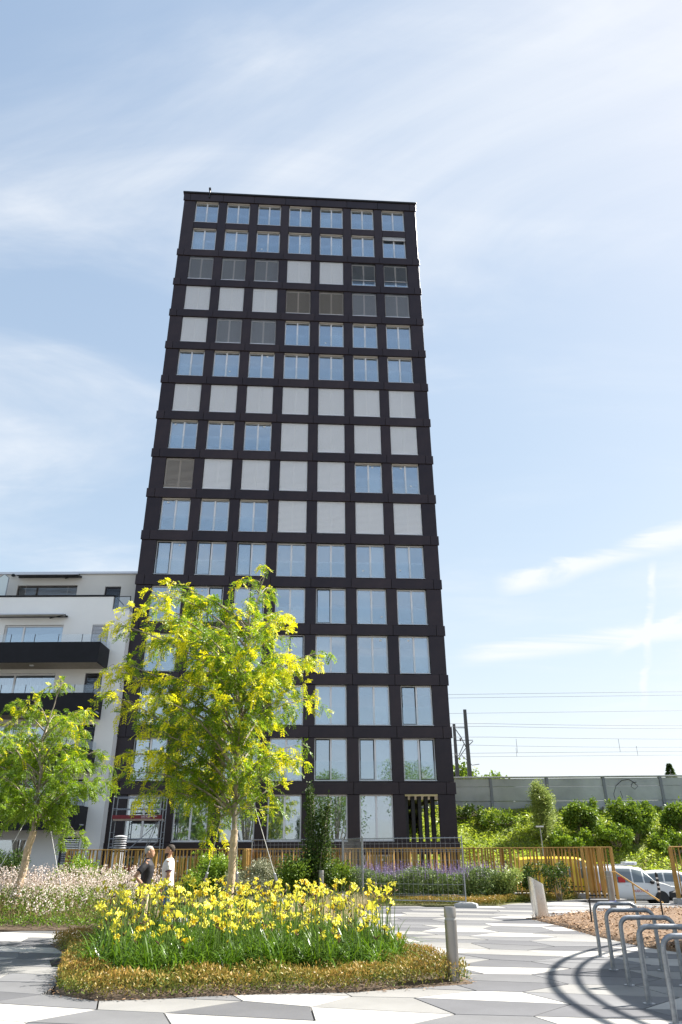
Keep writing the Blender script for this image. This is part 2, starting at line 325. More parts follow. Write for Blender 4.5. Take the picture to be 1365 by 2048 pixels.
# slabs: flat hexagons cut in two trapezoids, each its own piece
def slabmat(name, c, hue=(1, 1, 1)):
    return mat(name, tuple(a*b for a, b in zip(c, hue)), .75, 0, .35, var=.13, vscale=1.1, bump=.08, bscale=120, objvar=.10)
SL = [slabmat('slab_dark', (.112, .113, .121)), slabmat('slab_mid', (.15, .151, .157)), slabmat('slab_light', (.235, .231, .223)), slabmat('slab_white', (.405, .392, .37))]
def build_slabs():
    a, h = .86, .70                     # half width, half depth of the hexagon
    rr = random.Random(21)
    jit = {}
    ang = R(-14); ca, sa = math.cos(ang), math.sin(ang)
    def vert(i, j, px_, py_):
        key = (round(px_*50), round(py_*50))
        if key not in jit: jit[key] = (rr.uniform(-.16, .16), rr.uniform(-.12, .12))
        return (px_+jit[key][0], py_+jit[key][1])
    cells = []
    for i in range(-16, 17):
        for j in range(-16, 17):
            cx = i*a*1.5; cy = j*2*h + (h if i % 2 else 0)
            wx, wy = cx*ca-cy*sa + 1.0, cx*sa+cy*ca + 17.5
            if not (-11.5 < wx < 11.5 and 7.0 < wy < 30.5): continue
            if wy < 1.7*abs(wx)-6 : continue
            if not inside(plaza_poly, wx, wy): continue
            if any(inside(shrink(b, .80), wx, wy) for b in BEDS): continue
            cells.append((i, j, cx, cy))
    def place(p): return (p[0]*ca-p[1]*sa+1.0, p[0]*sa+p[1]*ca+17.5)
    todo = []
    for (i, j, cx, cy) in cells:
        P = [vert(i, j, cx+dx, cy+dy) for dx, dy in ((-a, 0), (-a*.5, -h), (a*.5, -h), (a, 0), (a*.5, h), (-a*.5, h))]
        k1 = rr.choice([0, 0, 1, 1, 2]); k2 = rr.choice([3, 3, 2, 2, 1]) if k1 != 2 else rr.choice([0, 1, 3])
        halves = [([P[0], P[1], P[2], P[3]], k1), ([P[3], P[4], P[5], P[0]], k2)]
        if rr.random() < .5: halves = [(halves[0][0], k2), (halves[1][0], k1)]
        for poly, k in halves:
            w = [place(p) for p in poly]; mx = sum(p[0] for p in w)/4; my = sum(p[1] for p in w)/4
            q = []
            for p, nx, pv in [(w[t], w[(t+1) % 4], w[t-1]) for t in range(4)]:
                d1 = Vector((nx[0]-p[0], nx[1]-p[1])).normalized(); d0 = Vector((pv[0]-p[0], pv[1]-p[1])).normalized()
                bis = d1+d0; s_ = max(.35, abs(d1.x*d0.y-d1.y*d0.x)); q.append((p[0]-mx+bis.x*.009/s_, p[1]-my+bis.y*.009/s_))
            if sum(q[t][0]*q[(t+1) % 4][1]-q[(t+1) % 4][0]*q[t][1] for t in range(4)) < 0: q.reverse()
            todo.append((abs(mx)-.43*my, q, k, mx, my))
    todo.sort(key=lambda t: t[0]); rest = MB()
    for n, (_, q, k, mx, my) in enumerate(todo):
            b = MB(); top = [(x*.997, y*.995) for x, y in q]
            b.add([(x, y, -.06) for x, y in q]+[(x, y, -.005) for x, y in q]+[(x, y, 0) for x, y in top],
                  [(4+t, 4+(t+1) % 4, 8+(t+1) % 4, 8+t) for t in range(4)]+[(t, (t+1) % 4, 4+(t+1) % 4, 4+t) for t in range(4)]+[(8, 9, 10, 11)])
            if n < 298:
                o = b.build('slab', SL[k], plaza); o.location = (mx, my, rr.uniform(-.0015, .0015))
            else: rest.add([(x+mx, y+my, z) for x, y, z in b.v], b.f, k)
    if rest.v: o = rest.build('outer_slabs', SL, plaza); o['kind'] = 'stuff'
build_slabs()
far = MB()
far.prism([(-45, -45), (45, -45), (45, 6.9), (-45, 6.9)], -.06, -.012); far.prism([(-45, 7), (-11.6, 7), (-11.6, 18), (-45, 18)], -.06, -.012); far.prism([(11.6, 7), (45, 7), (45, 12), (11.6, 12)], -.06, -.012); far.prism([(20, 12), (45, 12), (45, 26), (20, 26)], -.06, -.012)
far.build('outer_paving', SL[2], plaza)
def bed_sheet(name, poly, m, z=.012, label=None):
    # fan of a finely cut outline; slightly mounded
    pts = []; n = len(poly)
    for i in range(n):
        x0, y0 = poly[i]; x1, y1 = poly[(i+1) % n]; k = max(1, int(math.hypot(x1-x0, y1-y0)/.5))
        for t in range(k): pts.append((x0+(x1-x0)*t/k, y0+(y1-y0)*t/k))
    cx = sum(p[0] for p in pts)/len(pts); cy = sum(p[1] for p in pts)/len(pts)
    b = MB(); k = len(pts); V = []
    for s_, zz in ((1, -.04), (1, z), (.93, z+.03), (.6, z+.06)):
        V += [(cx+(x-cx)*s_+random.uniform(-.015, .015), cy+(y-cy)*s_+random.uniform(-.015, .015), zz) for x, y in pts]
    V.append((cx, cy, z+.06)); F = [(r*k+i, r*k+(i+1) % k, (r+1)*k+(i+1) % k, (r+1)*k+i) for r in range(3) for i in range(k)]+[(3*k+i, 3*k+(i+1) % k, 4*k) for i in range(k)]
    b.add(V, F); o = b.build(name, m, None, True); return structure(o, label)
M_chipbase = mat('wood_chip_base', (.10, .06, .035), .95, c2=(.24, .16, .10), vscale=14, bump=.6, bscale=40)
M_lawn = mat('lawn_soil', (.10, .10, .035), .95, var=.3, vscale=5)
bed_sheet('flower_bed', BED_LILY, M_soil, label='soil of the flower bed in the paving')
bed_sheet('flower_bed', BED_GAURA, M_soil, label='soil under the pink flowering border')
bed_sheet('flower_bed', BED_HEDGE, M_lawn, label='soil and lawn under the shrubs by the fence')
bed_sheet('wood_chip_bed', BED_CHIPS, M_chipbase, label='bed covered with wood chips beside the bike hoops')

def build_embankment():
    nx, ny = 140, 44; x0, x1, y0, y1 = -70, 150, 45.5, 62
    X = np.linspace(x0, x1, nx); T = np.linspace(0, 1, ny)
    V = []
    for t in T:
        for x in X:
            y = y0+(y1-y0)*t; tt = min(1, max(0, (y-46.5)/(56.0-46.5))); z = LOW-.05 + tt*(4.1-LOW) + (.10*math.sin(x*.9+y*1.7)+.08*math.sin(x*2.3-y))*min(1, tt*4) + (0.0 if y < 56 else .12)
            V.append((x, y, z))
    F = [(j*nx+i, j*nx+i+1, (j+1)*nx+i+1, (j+1)*nx+i) for j in range(ny-1) for i in range(nx-1)]
    o = MB().add(V, F).build('embankment', mat('embankment_soil', (.12, .16, .03), .95, c2=(.25, .27, .07), vscale=.7), None, True)
    structure(o, 'grassy railway embankment below the concrete wall')
    trk = MB(); trk.add([(-300, 61.5, 4.3), (300, 61.5, 4.3), (300, 400, 4.4), (-300, 400, 4.4)], [(0, 1, 2, 3)])
    structure(trk.build('track_bed', mat('ballast', (.16, .14, .12), .95, var=.3, vscale=3)), 'railway ground behind the concrete wall')
build_embankment()
def emb_z(x, y):
    tt = np.clip((y-46.5)/9.5, 0, 1); return LOW-.05+tt*(4.1-LOW)+(.10*np.sin(x*.9+y*1.7)+.08*np.sin(x*2.3-y))*np.minimum(1, tt*4)

# ------------------------------------------------------------------ the tower
TW, TD, TZ = 18.284, 15.0, 48.6          # width, depth, top
ST = 2.9; Z15 = 4.25                      # storey; bottom of the band above the ground-floor windows
def zb(k): return Z15 + (15-k)*ST - (.06 if k == 0 else 0)    # bottom of band above window row k
BAY, OPEN_, EDGE, BH = 2.44, 1.80, .922, .62
tower = thing('apartment_tower', 'dark bronze sixteen-storey residential tower with a grid of square windows', 'building', (-12.18, 39.79, LOW), R(3.796))
TB = tower
def tz(z): return z - LOW
def build_tower():
    rr = random.Random(3)
    # local: u to the right (x), depth +y, front plane y=0
    panels = {}
    def panel(u0, u1, z0, z1, y0=-.0, th=.05):
        key = (round(u1-u0, 3), round(z1-z0, 3), th)
        if key not in panels:
            panels[key] = MB().bbox(0, u1-u0, 0, th, 0, z1-z0, .006).mesh('panel', M_clad)
        o = link('panel', panels[key], TB, (u0, y0+rr.uniform(-.003, .003), tz(z0))); return o
    core = MB()
    core.box(.12, TW-.12, 3.6, 3.75, tz(4.2), tz(47.8)); core.box(.12, TW-2.9, 3.6, 3.75, tz(LOW), tz(4.2))
    core.build('inner_wall', M_inner, TB)
    slabs = MB()
    for k in range(0, 17):
        z = zb(k)+.12
        slabs.box(.12, TW-.12 if k != 16 else TW-.12, .30, 3.6, tz(z), tz(z+.3))
    slabs.box(.12, TW-.12, .30, 14.9, tz(47.5), tz(47.8)); slabs.box(.12, TW-.12, .30, 3.6, 0.0, .15)
    slabs.build('floor_slab', M_innerfloor, TB)
    pw = MB()
    for c in range(1, 7):
        if c in (2, 4, 6): u = EDGE+c*BAY-.32; pw.box(u-.08, u+.08, .3, 3.6, tz(LOW), tz(47.5))
    pw.build('partition_wall', M_inner, TB)
    side = MB()
    side.box(0, .1, .06, TD, 0, tz(48.35)); side.box(TW-.1, TW, .06, TD, tz(4.2), tz(48.35)); side.box(.1, TW-.1, TD-.1, TD, tz(4.2), tz(48.35)); side.box(.1, TW-3.1, TD-.1, TD, 0, tz(4.2)); side.box(TW-.1, TW, 0.06, .6, 0, tz(4.2)); side.box(TW-.1, TW, 12, TD, 0, tz(4.2))
    side.box(.1, TW-.1, 3.75, TD-.1, tz(4.4), tz(4.6)); side.box(TW-3.0, TW-2.9, .4, TD-.1, 0, tz(4.2))
    side.build('side_wall', M_clad, TB)
    back = MB()      # substructure behind the joints
    for k in range(0, 17):
        z1 = 48.4 if k == 0 else zb(k)+BH-.02
        back.box(.11, TW-.11, .05, .30, tz(zb(k)+.02), tz(z1))
    for c in range(8):
        u0 = 0 if c == 0 else EDGE+(c-1)*BAY+OPEN_; u1 = TW if c == 7 else EDGE+c*BAY
        back.box(max(u0, .11)+.02, min(u1, TW-.11)-.02, .055, .298, 0, tz(47.7))
    back.build('wall_substructure', M_cladjoint, TB)
    # bands
    for k in range(0, 17):
        z0 = zb(k); z1 = 48.42 if k == 0 else z0+BH
        if k == 1:       # between the two top rows there is no projecting band
            for c in range(7): panel(EDGE+c*BAY+.012, EDGE+c*BAY+OPEN_-.012, z0+.0, z1, .012)
            continue
        edges = [-.07, EDGE-.46] + [EDGE+c*BAY+OPEN_+.32 for c in range(6)] + [TW-EDGE+.46, TW+.07]
        for a_, b_ in zip(edges[:-1], edges[1:]): panel(a_+.012, b_-.012, z0, z1-.016, -.065, .10)
    # piers
    for k in range(0, 17):
        ztop = zb(k)-.012; zbot = zb(k)-ST+BH+.0 if k < 16 else LOW+.05
        if k == 0: zbot = zb(2)+BH; 
        if k == 1: continue
        if k < 16 and k != 0: zbot = zb(k+1)+BH
        for c in range(8):
            u0 = 0.0 if c == 0 else EDGE+(c-1)*BAY+OPEN_; u1 = TW if c == 7 else EDGE+c*BAY
            panel(u0+.006, u1-.006, zbot, ztop, 0.0)
    cap = MB().bbox(-.12, TW+.12, -.14, .5, tz(48.43), tz(48.58), .01); cap.build('parapet_cap', M_darkmetal, TB)
    rf = MB().box(.1, TW-.1, .5, TD, tz(48.0), tz(48.2)); rf.build('roof', M_conc, TB)
    ar = MB().tube([(1.95, -.10, tz(48.0)), (1.95, -.16, tz(49.0))], .055, 8); ar.box(1.87, 2.03, -.3, -.05, tz(48.75), tz(48.9)); ar.build('roof_anchor_arm', M_darkmetal, TB)
    # windows
    W_, YF = OPEN_, .20
    def frame_mesh(H, wide=False, fr=.08, midw=.11, divider=.5):
        b = MB()
        b.bbox(0, fr, 0, .08, 0, H, .008); b.bbox(W_-fr, W_, 0, .08, 0, H, .008); b.bbox(fr, W_-fr, .002, .078, H-fr-.01, H, .006); b.bbox(fr, W_-fr, .002, .078, 0, fr*.8, .006)
        mid = W_*divider; b.bbox(mid-midw/2, mid+midw/2, -.012, .07, fr*.8, H-fr-.01, .008)
        b.bbox(.0, W_, -.20, 0, -.03, .0, .006, 1)
        return b.mesh('window', [M_frame, M_frame2])
    def pane_mesh(w, H): return MB().box(0, w, 0, .012, 0, H).mesh('pane', M_pane)
    def guard_mesh(): return MB().box(0.02, W_-.02, 0, .014, 0, .98).mesh('glass_guard', M_guard)
    def sash_mesh(w, H):       # dark opening sash
        b = MB(); t = .05; b.box(0, t, 0, .05, 0, H); b.box(w-t, w, 0, .05, 0, H); b.box(t, w-t, 0, .05, 0, t); b.box(t, w-t, 0, .05, H-t, H); return b.mesh('sash', M_black2)
    def head_mesh(): return MB().box(.04, W_-.04, 0, .10, 0, .055).mesh('blind_rail', mat('blind_rail_beige', (.62, .56, .50), .5))
    def blind_mesh(H, tilt, mt, drop=1.0, pitch=.082):
        b = MB(); n = int(H*drop/pitch)
        for i in range(n):
            z = H-.04-i*pitch; d = .042; c, s = math.cos(R(tilt)), math.sin(R(tilt))
            # a slightly curved slat: three strips
            pts = [(-d*c, -d*s), (-d*.2*c-.006*s, -d*.2*s+.006*c), (d*.45*c-.006*s, d*.45*s+.006*c), (d*c, d*s)]
            for (ya, za), (yb, zb_) in zip(pts[:-1], pts[1:]):
                b.add([(.015, ya, z+za), (W_-.015, ya, z+za), (W_-.015, yb, z+zb_), (.015, yb, z+zb_)], [(0, 1, 2, 3)])
        b.box(.015, W_-.015, -.03, .03, H-n*pitch-.03, H-n*pitch+.0)
        me_ = b.mesh('blind', mt); me_.polygons.foreach_set('use_smooth', [True]*len(me_.polygons)); return me_
    HN = ST-BH-.03; 
    Hb = 2.26
    mesh_cache = {}
    def cached(key, fn):
        if key not in mesh_cache: mesh_cache[key] = fn()
        return mesh_cache[key]
    rows = {2: 'GGGWWgg', 3: 'WWWBBGG', 4: 'WGG----', 6: 'WWWWWWW', 7: '---WWWW', 8: 'BWWWW--', 9: '---WWWW', 1: '------t'}
    stick = mat('white_sticker', (.8, .8, .8), .6)
    for k in range(0, 17):
        zt = zb(k)-.02; H = HN-.04 if k not in (15, 16) else (2.26 if k == 15 else 2.0)
        zs = zt-H
        for c in range(7):
            if k == 15 and c == 6: continue
            if k == 16 and c == 6: continue
            u = EDGE+c*BAY
            up = k <= 10
            div = .5
            w = link('window', cached(('f', round(H, 2)), lambda: frame_mesh(H)), TB, (u+.0, YF, tz(zs+.03)))
            code = rows.get(k, '-------')[c]
            for s_, (p0, p1) in enumerate(((.07, W_*.5-.05), (W_*.5+.05, W_-.07))):
                pn = link('pane', cached(('p', round(H, 2)), lambda: pane_mesh(W_*.5-.12, H-.14)), w, (p0, .03, .06))
                pn.rotation_euler = (R(rr.uniform(-.25, .25)), 0, R(rr.uniform(-.35, .35)))
                if code in '-t' and rr.random() < (.12 if k > 14 else .45 if k > 9 else .2):
                    link('curtain', cached(('c', round(H, 2)), lambda: MB().box(0, W_*.5-.1, 0, .01, 0, H-.1).mesh('curtain', M_curtain)), w, (p0-.02, .35, .04))
                if code in '-' and k >= 1 and rr.random() < .22:
                    link('sticker', cached('st', lambda: MB().box(0, .13, 0, .004, 0, .10).mesh('sticker', stick)), w, (p0+rr.uniform(.1, .5), .022, H-.3 if rr.random() < .6 else rr.uniform(.35, .6)))
            if k >= 10 and k < 15 and rr.random() < .45:
                s_ = rr.choice((0, 1)); link('sash', cached(('s', round(H, 2)), lambda: sash_mesh(W_*.5-.10, H-.11)), w, ((.06, W_*.5+.04)[s_], -.02, .05))
            if code in '-tg' and k < 15:
                link('glass_guard', cached('g', guard_mesh), w, (0, -.10, .02))
            if k < 10 and code == '-': link('blind_rail', cached('h', head_mesh), w, (0, -.13, H-.07))
            if code in 'WGBg':
                args = {'W': (76, M_blindW, 1.0), 'G': (54, M_blindG, 1.0), 'B': (54, M_blindB, 1.0), 'g': (40, M_blindG, .78)}[code]
                bl = link('blind', cached(('b', code), lambda: blind_mesh(H-.02, args[0], args[1], args[2])), w, (0, -.13, .0)); bl['kind'] = 'stuff'
            if code == 't':
                bl = link('blind', cached('bt', lambda: blind_mesh(H-.02, 66, M_blindW, .16)), w, (0, -.13, .0)); bl['kind'] = 'stuff'
    # the open passage with tall fins in the last bay of the ground floor
    for i in range(5):
        u = EDGE+6*BAY+.05+i*.37
        MB().bbox(0, .20, 0, .35, 0, tz(4.2), .008).build('fin', M_darkmetal, TB).location = (u, .7+.02*i, 0)
build_tower()

# ------------------------------------------------------------------ the white apartment building
WB = thing('apartment_building', 'white rendered apartment building with black balconies and a set-back top floor', 'building', (-12.15, 39.1, LOW))
def build_white():
    # local: x <= 0 to the left, front plane y = 0
    def wz(z): return z-LOW
    XL = -26.0
    tops = [13.2, 10.45, 7.7, 4.95, 2.2]
    ops = []
    for t in tops:
        ops.append((-6.95, -3.63, t-2.25, t)); ops.append((-1.98, -1.03, t-2.25, t)); ops.append((-13.8, -10.2, t-2.25, t)); ops.append((-9.2, -8.2, t-2.25, t))
    wall = MB()
    # front wall as strips between the openings
    xs = sorted({XL, 0.0} | {o[0] for o in ops} | {o[1] for o in ops}); zs = sorted({LOW, 14.05} | {o[2] for o in ops if o[2] > LOW} | {o[3] for o in ops})
    for x0, x1 in zip(xs[:-1], xs[1:]):
        z = LOW
        hl = sorted([(o[2], o[3]) for o in ops if o[0] <= x0+1e-6 and o[1] >= x1-1e-6])
        for a_, b_ in hl:
            if a_ > z+.01: wall.box(x0, x1, 0, .3, wz(z), wz(a_))
            z = b_
        wall.box(x0, x1, 0, .3, wz(z), wz(14.05))
    wall.box(-.25, 0, .3, 14, 0, wz(14.05)); wall.box(XL, -1.0, 0, .22, wz(14.05), wz(14.86))
    wall.build('wall', M_white, WB)
    inn = MB(); inn.box(XL, -.3, 3.5, 3.6, 0, wz(14)); 
    for t in tops: inn.box(XL, -.3, .31, 3.5, wz(t+.1), wz(t+.35))
    inn.build('inner_wall', M_inner, WB)
    MB().box(XL, -.05, .3, 14, wz(13.95), wz(14.04)).build('terrace_floor', M_conc, WB)
    MB().bbox(XL, -.98, -.03, .26, wz(14.86), wz(14.97), .01).build('parapet_cap', M_black, WB)
    MB().bbox(-1.0, .02, -.03, .3, wz(14.05), wz(14.12), .01).build('ledge_cap', M_frame2, WB)
    gr = MB(); gr.box(-.96, -.93, .02, .05, wz(14.1), wz(14.95)); gr.box(-.96, -.92, .05, 1.8, wz(14.9), wz(14.95)); gr.box(-.06, -.02, .02, .06, wz(14.1), wz(14.9)); gr.box(-.96, -.02, .02, .05, wz(14.86), wz(14.9))
    gr.build('corner_railing', M_darkmetal, WB)
    MB().box(-.92, -.06, .03, .042, wz(14.14), wz(14.84)).build('railing_glass', M_guard, WB)
    # attic, set back
    aw = MB(); ay = 1.9
    aop = [(-7.6, -3.95, 14.1, 16.25), (-2.25, -1.28, 14.1, 16.15)]
    xs = sorted({XL, -.25}|{o[0] for o in aop}|{o[1] for o in aop})
    for x0, x1 in zip(xs[:-1], xs[1:]):
        h = [o for o in aop if o[0] <= x0+1e-6 and o[1] >= x1-1e-6]
        aw.box(x0, x1, ay, ay+.3, wz(h[0][3] if h else 14.04), wz(16.95))
    aw.box(-.5, -.25, ay+.3, 12, wz(14.04), wz(16.95)); aw.build('attic_wall', M_cream, WB)
    MB().box(XL, -.3, ay+3, ay+3.1, wz(14.04), wz(16.9)).build('attic_inner_wall', M_inner, WB)
    MB().box(XL, -.1, ay+.32, 12, wz(16.5), wz(16.9)).build('roof_slab', M_conc, WB)
    MB().bbox(XL, -.2, ay-.10, 12.2, wz(16.95), wz(17.1), .01).build('roof_edge', M_frame2, WB)
    v = MB(); v.loft([[(-7.1, 3.0, wz(17.1)), (-6.3, 3.0, wz(17.1)), (-6.3, 3.8, wz(17.1)), (-7.1, 3.8, wz(17.1))], [(-6.95, 3.1, wz(17.55)), (-6.5, 3.1, wz(17.55)), (-6.5, 3.6, wz(17.55)), (-6.95, 3.6, wz(17.55))]]); v.build('roof_vent', M_galv, WB)
    def big_window(x0, x1, z0, z1, y, dark=False, blind=0.0):
        w, h = x1-x0, z1-z0; fr = M_frame if not dark else M_darkmetal
        b = MB(); d = .32*w
        for a_, c_ in ((0, .08), (d-.05, d+.05), (w-.06, w)): b.bbox(a_, c_, 0, .09, 0, h, .008)
        b.bbox(.08, d-.05, .002, .088, h-.09, h, .008); b.bbox(d+.05, w-.06, .002, .088, h-.09, h, .008); b.bbox(.08, w-.06, -.01, .092, 0, .06, .008)
        o = b.build('window', fr, WB); o.location = (x0, y, wz(z0))
        for a_, c_ in ((.08, d-.05), (d+.05, w-.06)):
            p = MB().box(0, c_-a_, 0, .012, 0, h-.15).build('pane', M_pane, o); p.location = (a_, .045, .06)
        if blind:
            slats(o, w, h, blind, 30, M_blindG if not dark else M_blindB)
        return o
    def slats(o, w, h, drop, tilt, mt):
        b = MB(); n = int(h*drop/.08); c, s = math.cos(R(tilt))*.04, math.sin(R(tilt))*.04
        for i in range(n):
            z = h-.05-i*.08; b.add([(.02, -.10-c, z-s), (w-.02, -.10-c, z-s), (w-.02, -.10+c, z+s), (.02, -.10+c, z+s)], [(0, 1, 2, 3)])
        for t in (.15, .85): b.box(w*t-.006, w*t+.006, -.16, -.15, h*(1-drop), h)
        q = b.build('blind', mt, o); q['kind'] = 'stuff'
    def small_window(x0, x1, z0, z1, y, mt, drop=1.0, tilt=50):
        w, h = x1-x0, z1-z0
        b = MB(); b.bbox(0, .06, 0, .08, 0, h, .006); b.bbox(w-.06, w, 0, .08, 0, h, .006); b.bbox(.06, w-.06, .002, .078, h-.07, h, .006); b.bbox(.06, w-.06, .002, .078, 0, .06, .006)
        o = b.build('window', M_darkmetal, WB); o.location = (x0, y, wz(z0))
        p = MB().box(0, w-.12, 0, .012, 0, h-.13).build('pane', M_pane, o); p.location = (.06, .04, .06)
        slats(o, w, h, drop, tilt, mt)
    M_blindD = mat('blind_anthracite', (.10, .10, .12), .45)
    for i, (x0, x1, z0, z1) in enumerate(ops):
        if x1-x0 > 2: big_window(x0, x1, z0, z1, .12)
        else: small_window(x0, x1, z0, z1, .14, [M_blindG, M_blindD, M_blindD, M_blindD, M_blindD][i//4], 1.0, [62, 40, 30, 35, 35][i//4])
    for (x0, x1, z0, z1) in aop:
        if x1-x0 > 2: big_window(x0, x1, z0, z1, ay+.12, True, .35)
        else: small_window(x0, x1, z0, z1, ay+.14, M_blindD, 1.0, 40)
    # curtains behind the second row
    for t in (10.45, 4.95):
        b = MB(); nst = 60; pts = [(-6.9+3.2*i/nst, .55+.04*math.sin(i*1.9)) for i in range(nst+1)]
        b.add([(x, y, wz(t-2.2)) for x, y in pts]+[(x, y, wz(t-.05)) for x, y in pts], [(i, i+1, nst+2+i, nst+1+i) for i in range(nst)])
        b.build('curtain', M_curtain, WB, True)
    # balconies
    for i, t in enumerate((11.75, 9.05, 6.33, 3.62)):
        bz0 = t-1.1
        b = MB(); b.box(XL, -.82, -1.72, -1.66, wz(bz0), wz(t)); b.box(-.88, -.82, -1.66, 0, wz(bz0), wz(t))
        o = b.build('balcony', M_black, WB)
        MB().box(XL, -.88, -1.66, -.002, wz(bz0+.03), wz(bz0+.2)).build('balcony_slab', M_soffit, o)
        x = -.83
        k = 0
        while x > -14:
            w = 1.28 if k else 1.0
            MB().box(x-w+.01, x-.01, -1.70, -1.685, wz(t-.02), wz(t+.42)).build('railing_glass', M_guard, o)
            MB().box(x-.012, x+.012, -1.71, -1.675, wz(t), wz(t+.43)).build('railing_post', M_darkmetal, o)
            x -= w; k += 1
        MB().box(-.855, -.84, -1.66, -.02, wz(t-.02), wz(t+.42)).build('railing_glass', M_guard, o)
        if i in (1, 2, 3): MB().tube([(-.80, -1.0, wz(bz0+.25)), (-.79, -.75, wz(bz0+.25)), (-.80, -.5, wz(bz0+.25))], .03, 6).build('spout', M_frame2, o)
        MB().lathe([(.10, 0), (.12, .03), (.12, .06)], (-4.6, -1.0, wz(bz0-.03)), 14).build('ceiling_lamp', M_frame, o)
    # awnings, half rolled in
    def awning(x0, x1, z, y, cloth):
        b = MB(); b.tube([(x0, y-.10, z), (x1, y-.10, z)], .06, 8)
        b.tube([(x0+.15, y-.05, z+.02), (x0+.05, y-.5, z-.02)], .03, 6); b.tube([(x1-.1, y-.05, z+.02), (x1+.02, y-.55, z-.02)], .03, 6); b.tube([(x1-1.0, y-.1, z-.10), (x1+.02, y-.55, z-.04)], .025, 6)
        o = b.build('awning', M_darkmetal, WB)
        c = MB(); c.box(x0+.1, x1-.1, y-.62, y-.06, z-.012, z+.0, 0, Matrix.Translation((0, 0, 0))); c.build('awning_cloth', cloth, o)
        MB().bbox(x0, x1, y-.68, y-.61, z-.05, z+.02, .01).build('front_bar', M_frame2, o)
    awning(-7.5, -3.45, wz(13.66), 0, mat('awning_cream', (.66, .64, .60), .8)); awning(-7.6, -3.75, wz(16.75), ay, mat('awning_dark', (.05, .05, .055), .8))
    # privacy screen on the terrace, a pointed glass leaf
    s = MB(); pr_ = [(-8.4, 14.2), (-7.75, 14.2), (-7.75, 16.4), (-8.05, 16.62), (-8.4, 16.35)]
    s.add([(x, .9, wz(z)) for x, z in pr_]+[(x, .92, wz(z)) for x, z in pr_], [(0, 1, 2, 3, 4), (9, 8, 7, 6, 5)]+[(i, (i+1) % 5, 5+(i+1) % 5, 5+i) for i in range(5)])
    sc = s.build('privacy_screen', mat('frosted_glass', (.66, .74, .76), .3), WB)
    MB().tube([(x, .91, wz(z)) for x, z in pr_[1:]+pr_[:1]], .03, 6).build('screen_frame', M_galv, sc)
    MB().lathe([(.05, 0), (.12, .05), (.12, .14), (.05, .18)], (-7.9, ay-.2, wz(16.75)), 12).build('wall_lamp', M_darkmetal, WB)
build_white()

# ------------------------------------------------------------------ noise barrier and railway
def build_barrier():
    nb = thing('noise_barrier', 'grey concrete noise barrier of stacked panels on top of the embankment', 'wall', (0, 57.2, 3.7), R(-2.2))
    xs = [-60+4.18*i for i in range(45)]
    off = 11.1-(-60) ; base = 11.1 - math.floor(off/4.18)*4.18
    rr = random.Random(5)
    for i in range(40):
        x0 = base+4.18*i; x1 = x0+4.18
        if x0 > 115: break
        for z0, z1, d in ((-.3, 1.05, .10), (1.06, 2.05, .0), (2.06, 2.62, .06)):
            MB().bbox(x0+.10, x1-.10, -.12+d*.4, .12, z0, z1-.012, .012).build('panel', M_concdark, nb)
        MB().bbox(x0-.10, x0+.10, -.16, .2, -.3, 2.66, .01).build('post', mat('barrier_post', (.21, .22, .25), .6, .3), nb)
        MB().bbox(x0-.45, x0+.45, -.75, -.17, -.9, .62, .02).build('plinth', M_conc, nb)
    MB().bbox(base-.2, x1+.2, -.22, .24, 2.665, 2.76, .015).build('coping', M_concdark, nb)
    # black sprayed outline
    g = MB(); t = []
    pts = [(0.55, .9), (.5, 1.5), (.75, 2.05), (1.25, 2.42), (1.75, 2.5), (2.1, 2.3), (2.35, 2.0), (2.1, 1.8), (1.85, 2.0), (2.0, 2.25), (2.3, 2.3)]
    x0 = base
    while x0 < 19: x0 += 4.18
    x0 += .1
    g.tube([(x0+x, -.118, z-.0) for x, z in pts], .022, 5); g.tube([(x0+.9, -.118, .9), (x0+1.1, -.118, 1.3), (x0+1.0, -.118, 1.7)], .018, 5)
    g.build('graffiti', mat('spray_black', (.03, .03, .035), .7), nb)
build_barrier()
def mast(name, label, x, y, ztop, arm):
    o = thing(name, label, 'mast', (x, y, 4.3))
    h = ztop-4.3
    b = MB(); b.loft([[(sx*w, sy*w, z) for sx, sy in ((-1, -1), (1, -1), (1, 1), (-1, 1))] for z, w in ((-.5, .19), (h, .13))]); b.build('pole', mat('mast_grey', (.09, .09, .10), .6, .3), o)
    a = MB(); a.tube([(0, 0, h-3.6), (arm*.55, -.1, h-2.4), (arm, -.1, h-1.7)], .045, 6); a.tube([(0, 0, h-1.6), (arm, -.1, h-1.6)], .04, 6); a.tube([(arm*.3, 0, h-3.0), (arm*.85, -.1, h-4.0), (arm*1.25, -.1, h-3.9)], .04, 6)
    a.build('bracket', M_wiredark, o); MB().lathe([(.05, 0), (.10, .05), (.05, .12), (.10, .18), (.05, .24)], (arm*.6, -.05, h-2.75), 8).build('insulator', mat('insulator_brown', (.12, .06, .05), .4), o)
mast('catenary_mast', 'tall dark catenary mast behind the concrete wall', 11.15, 66, 13.0, -1.0)
mast('catenary_mast', 'catenary mast with a bracket, close beside the tower corner', 11.45, 75, 13.1, 1.8)
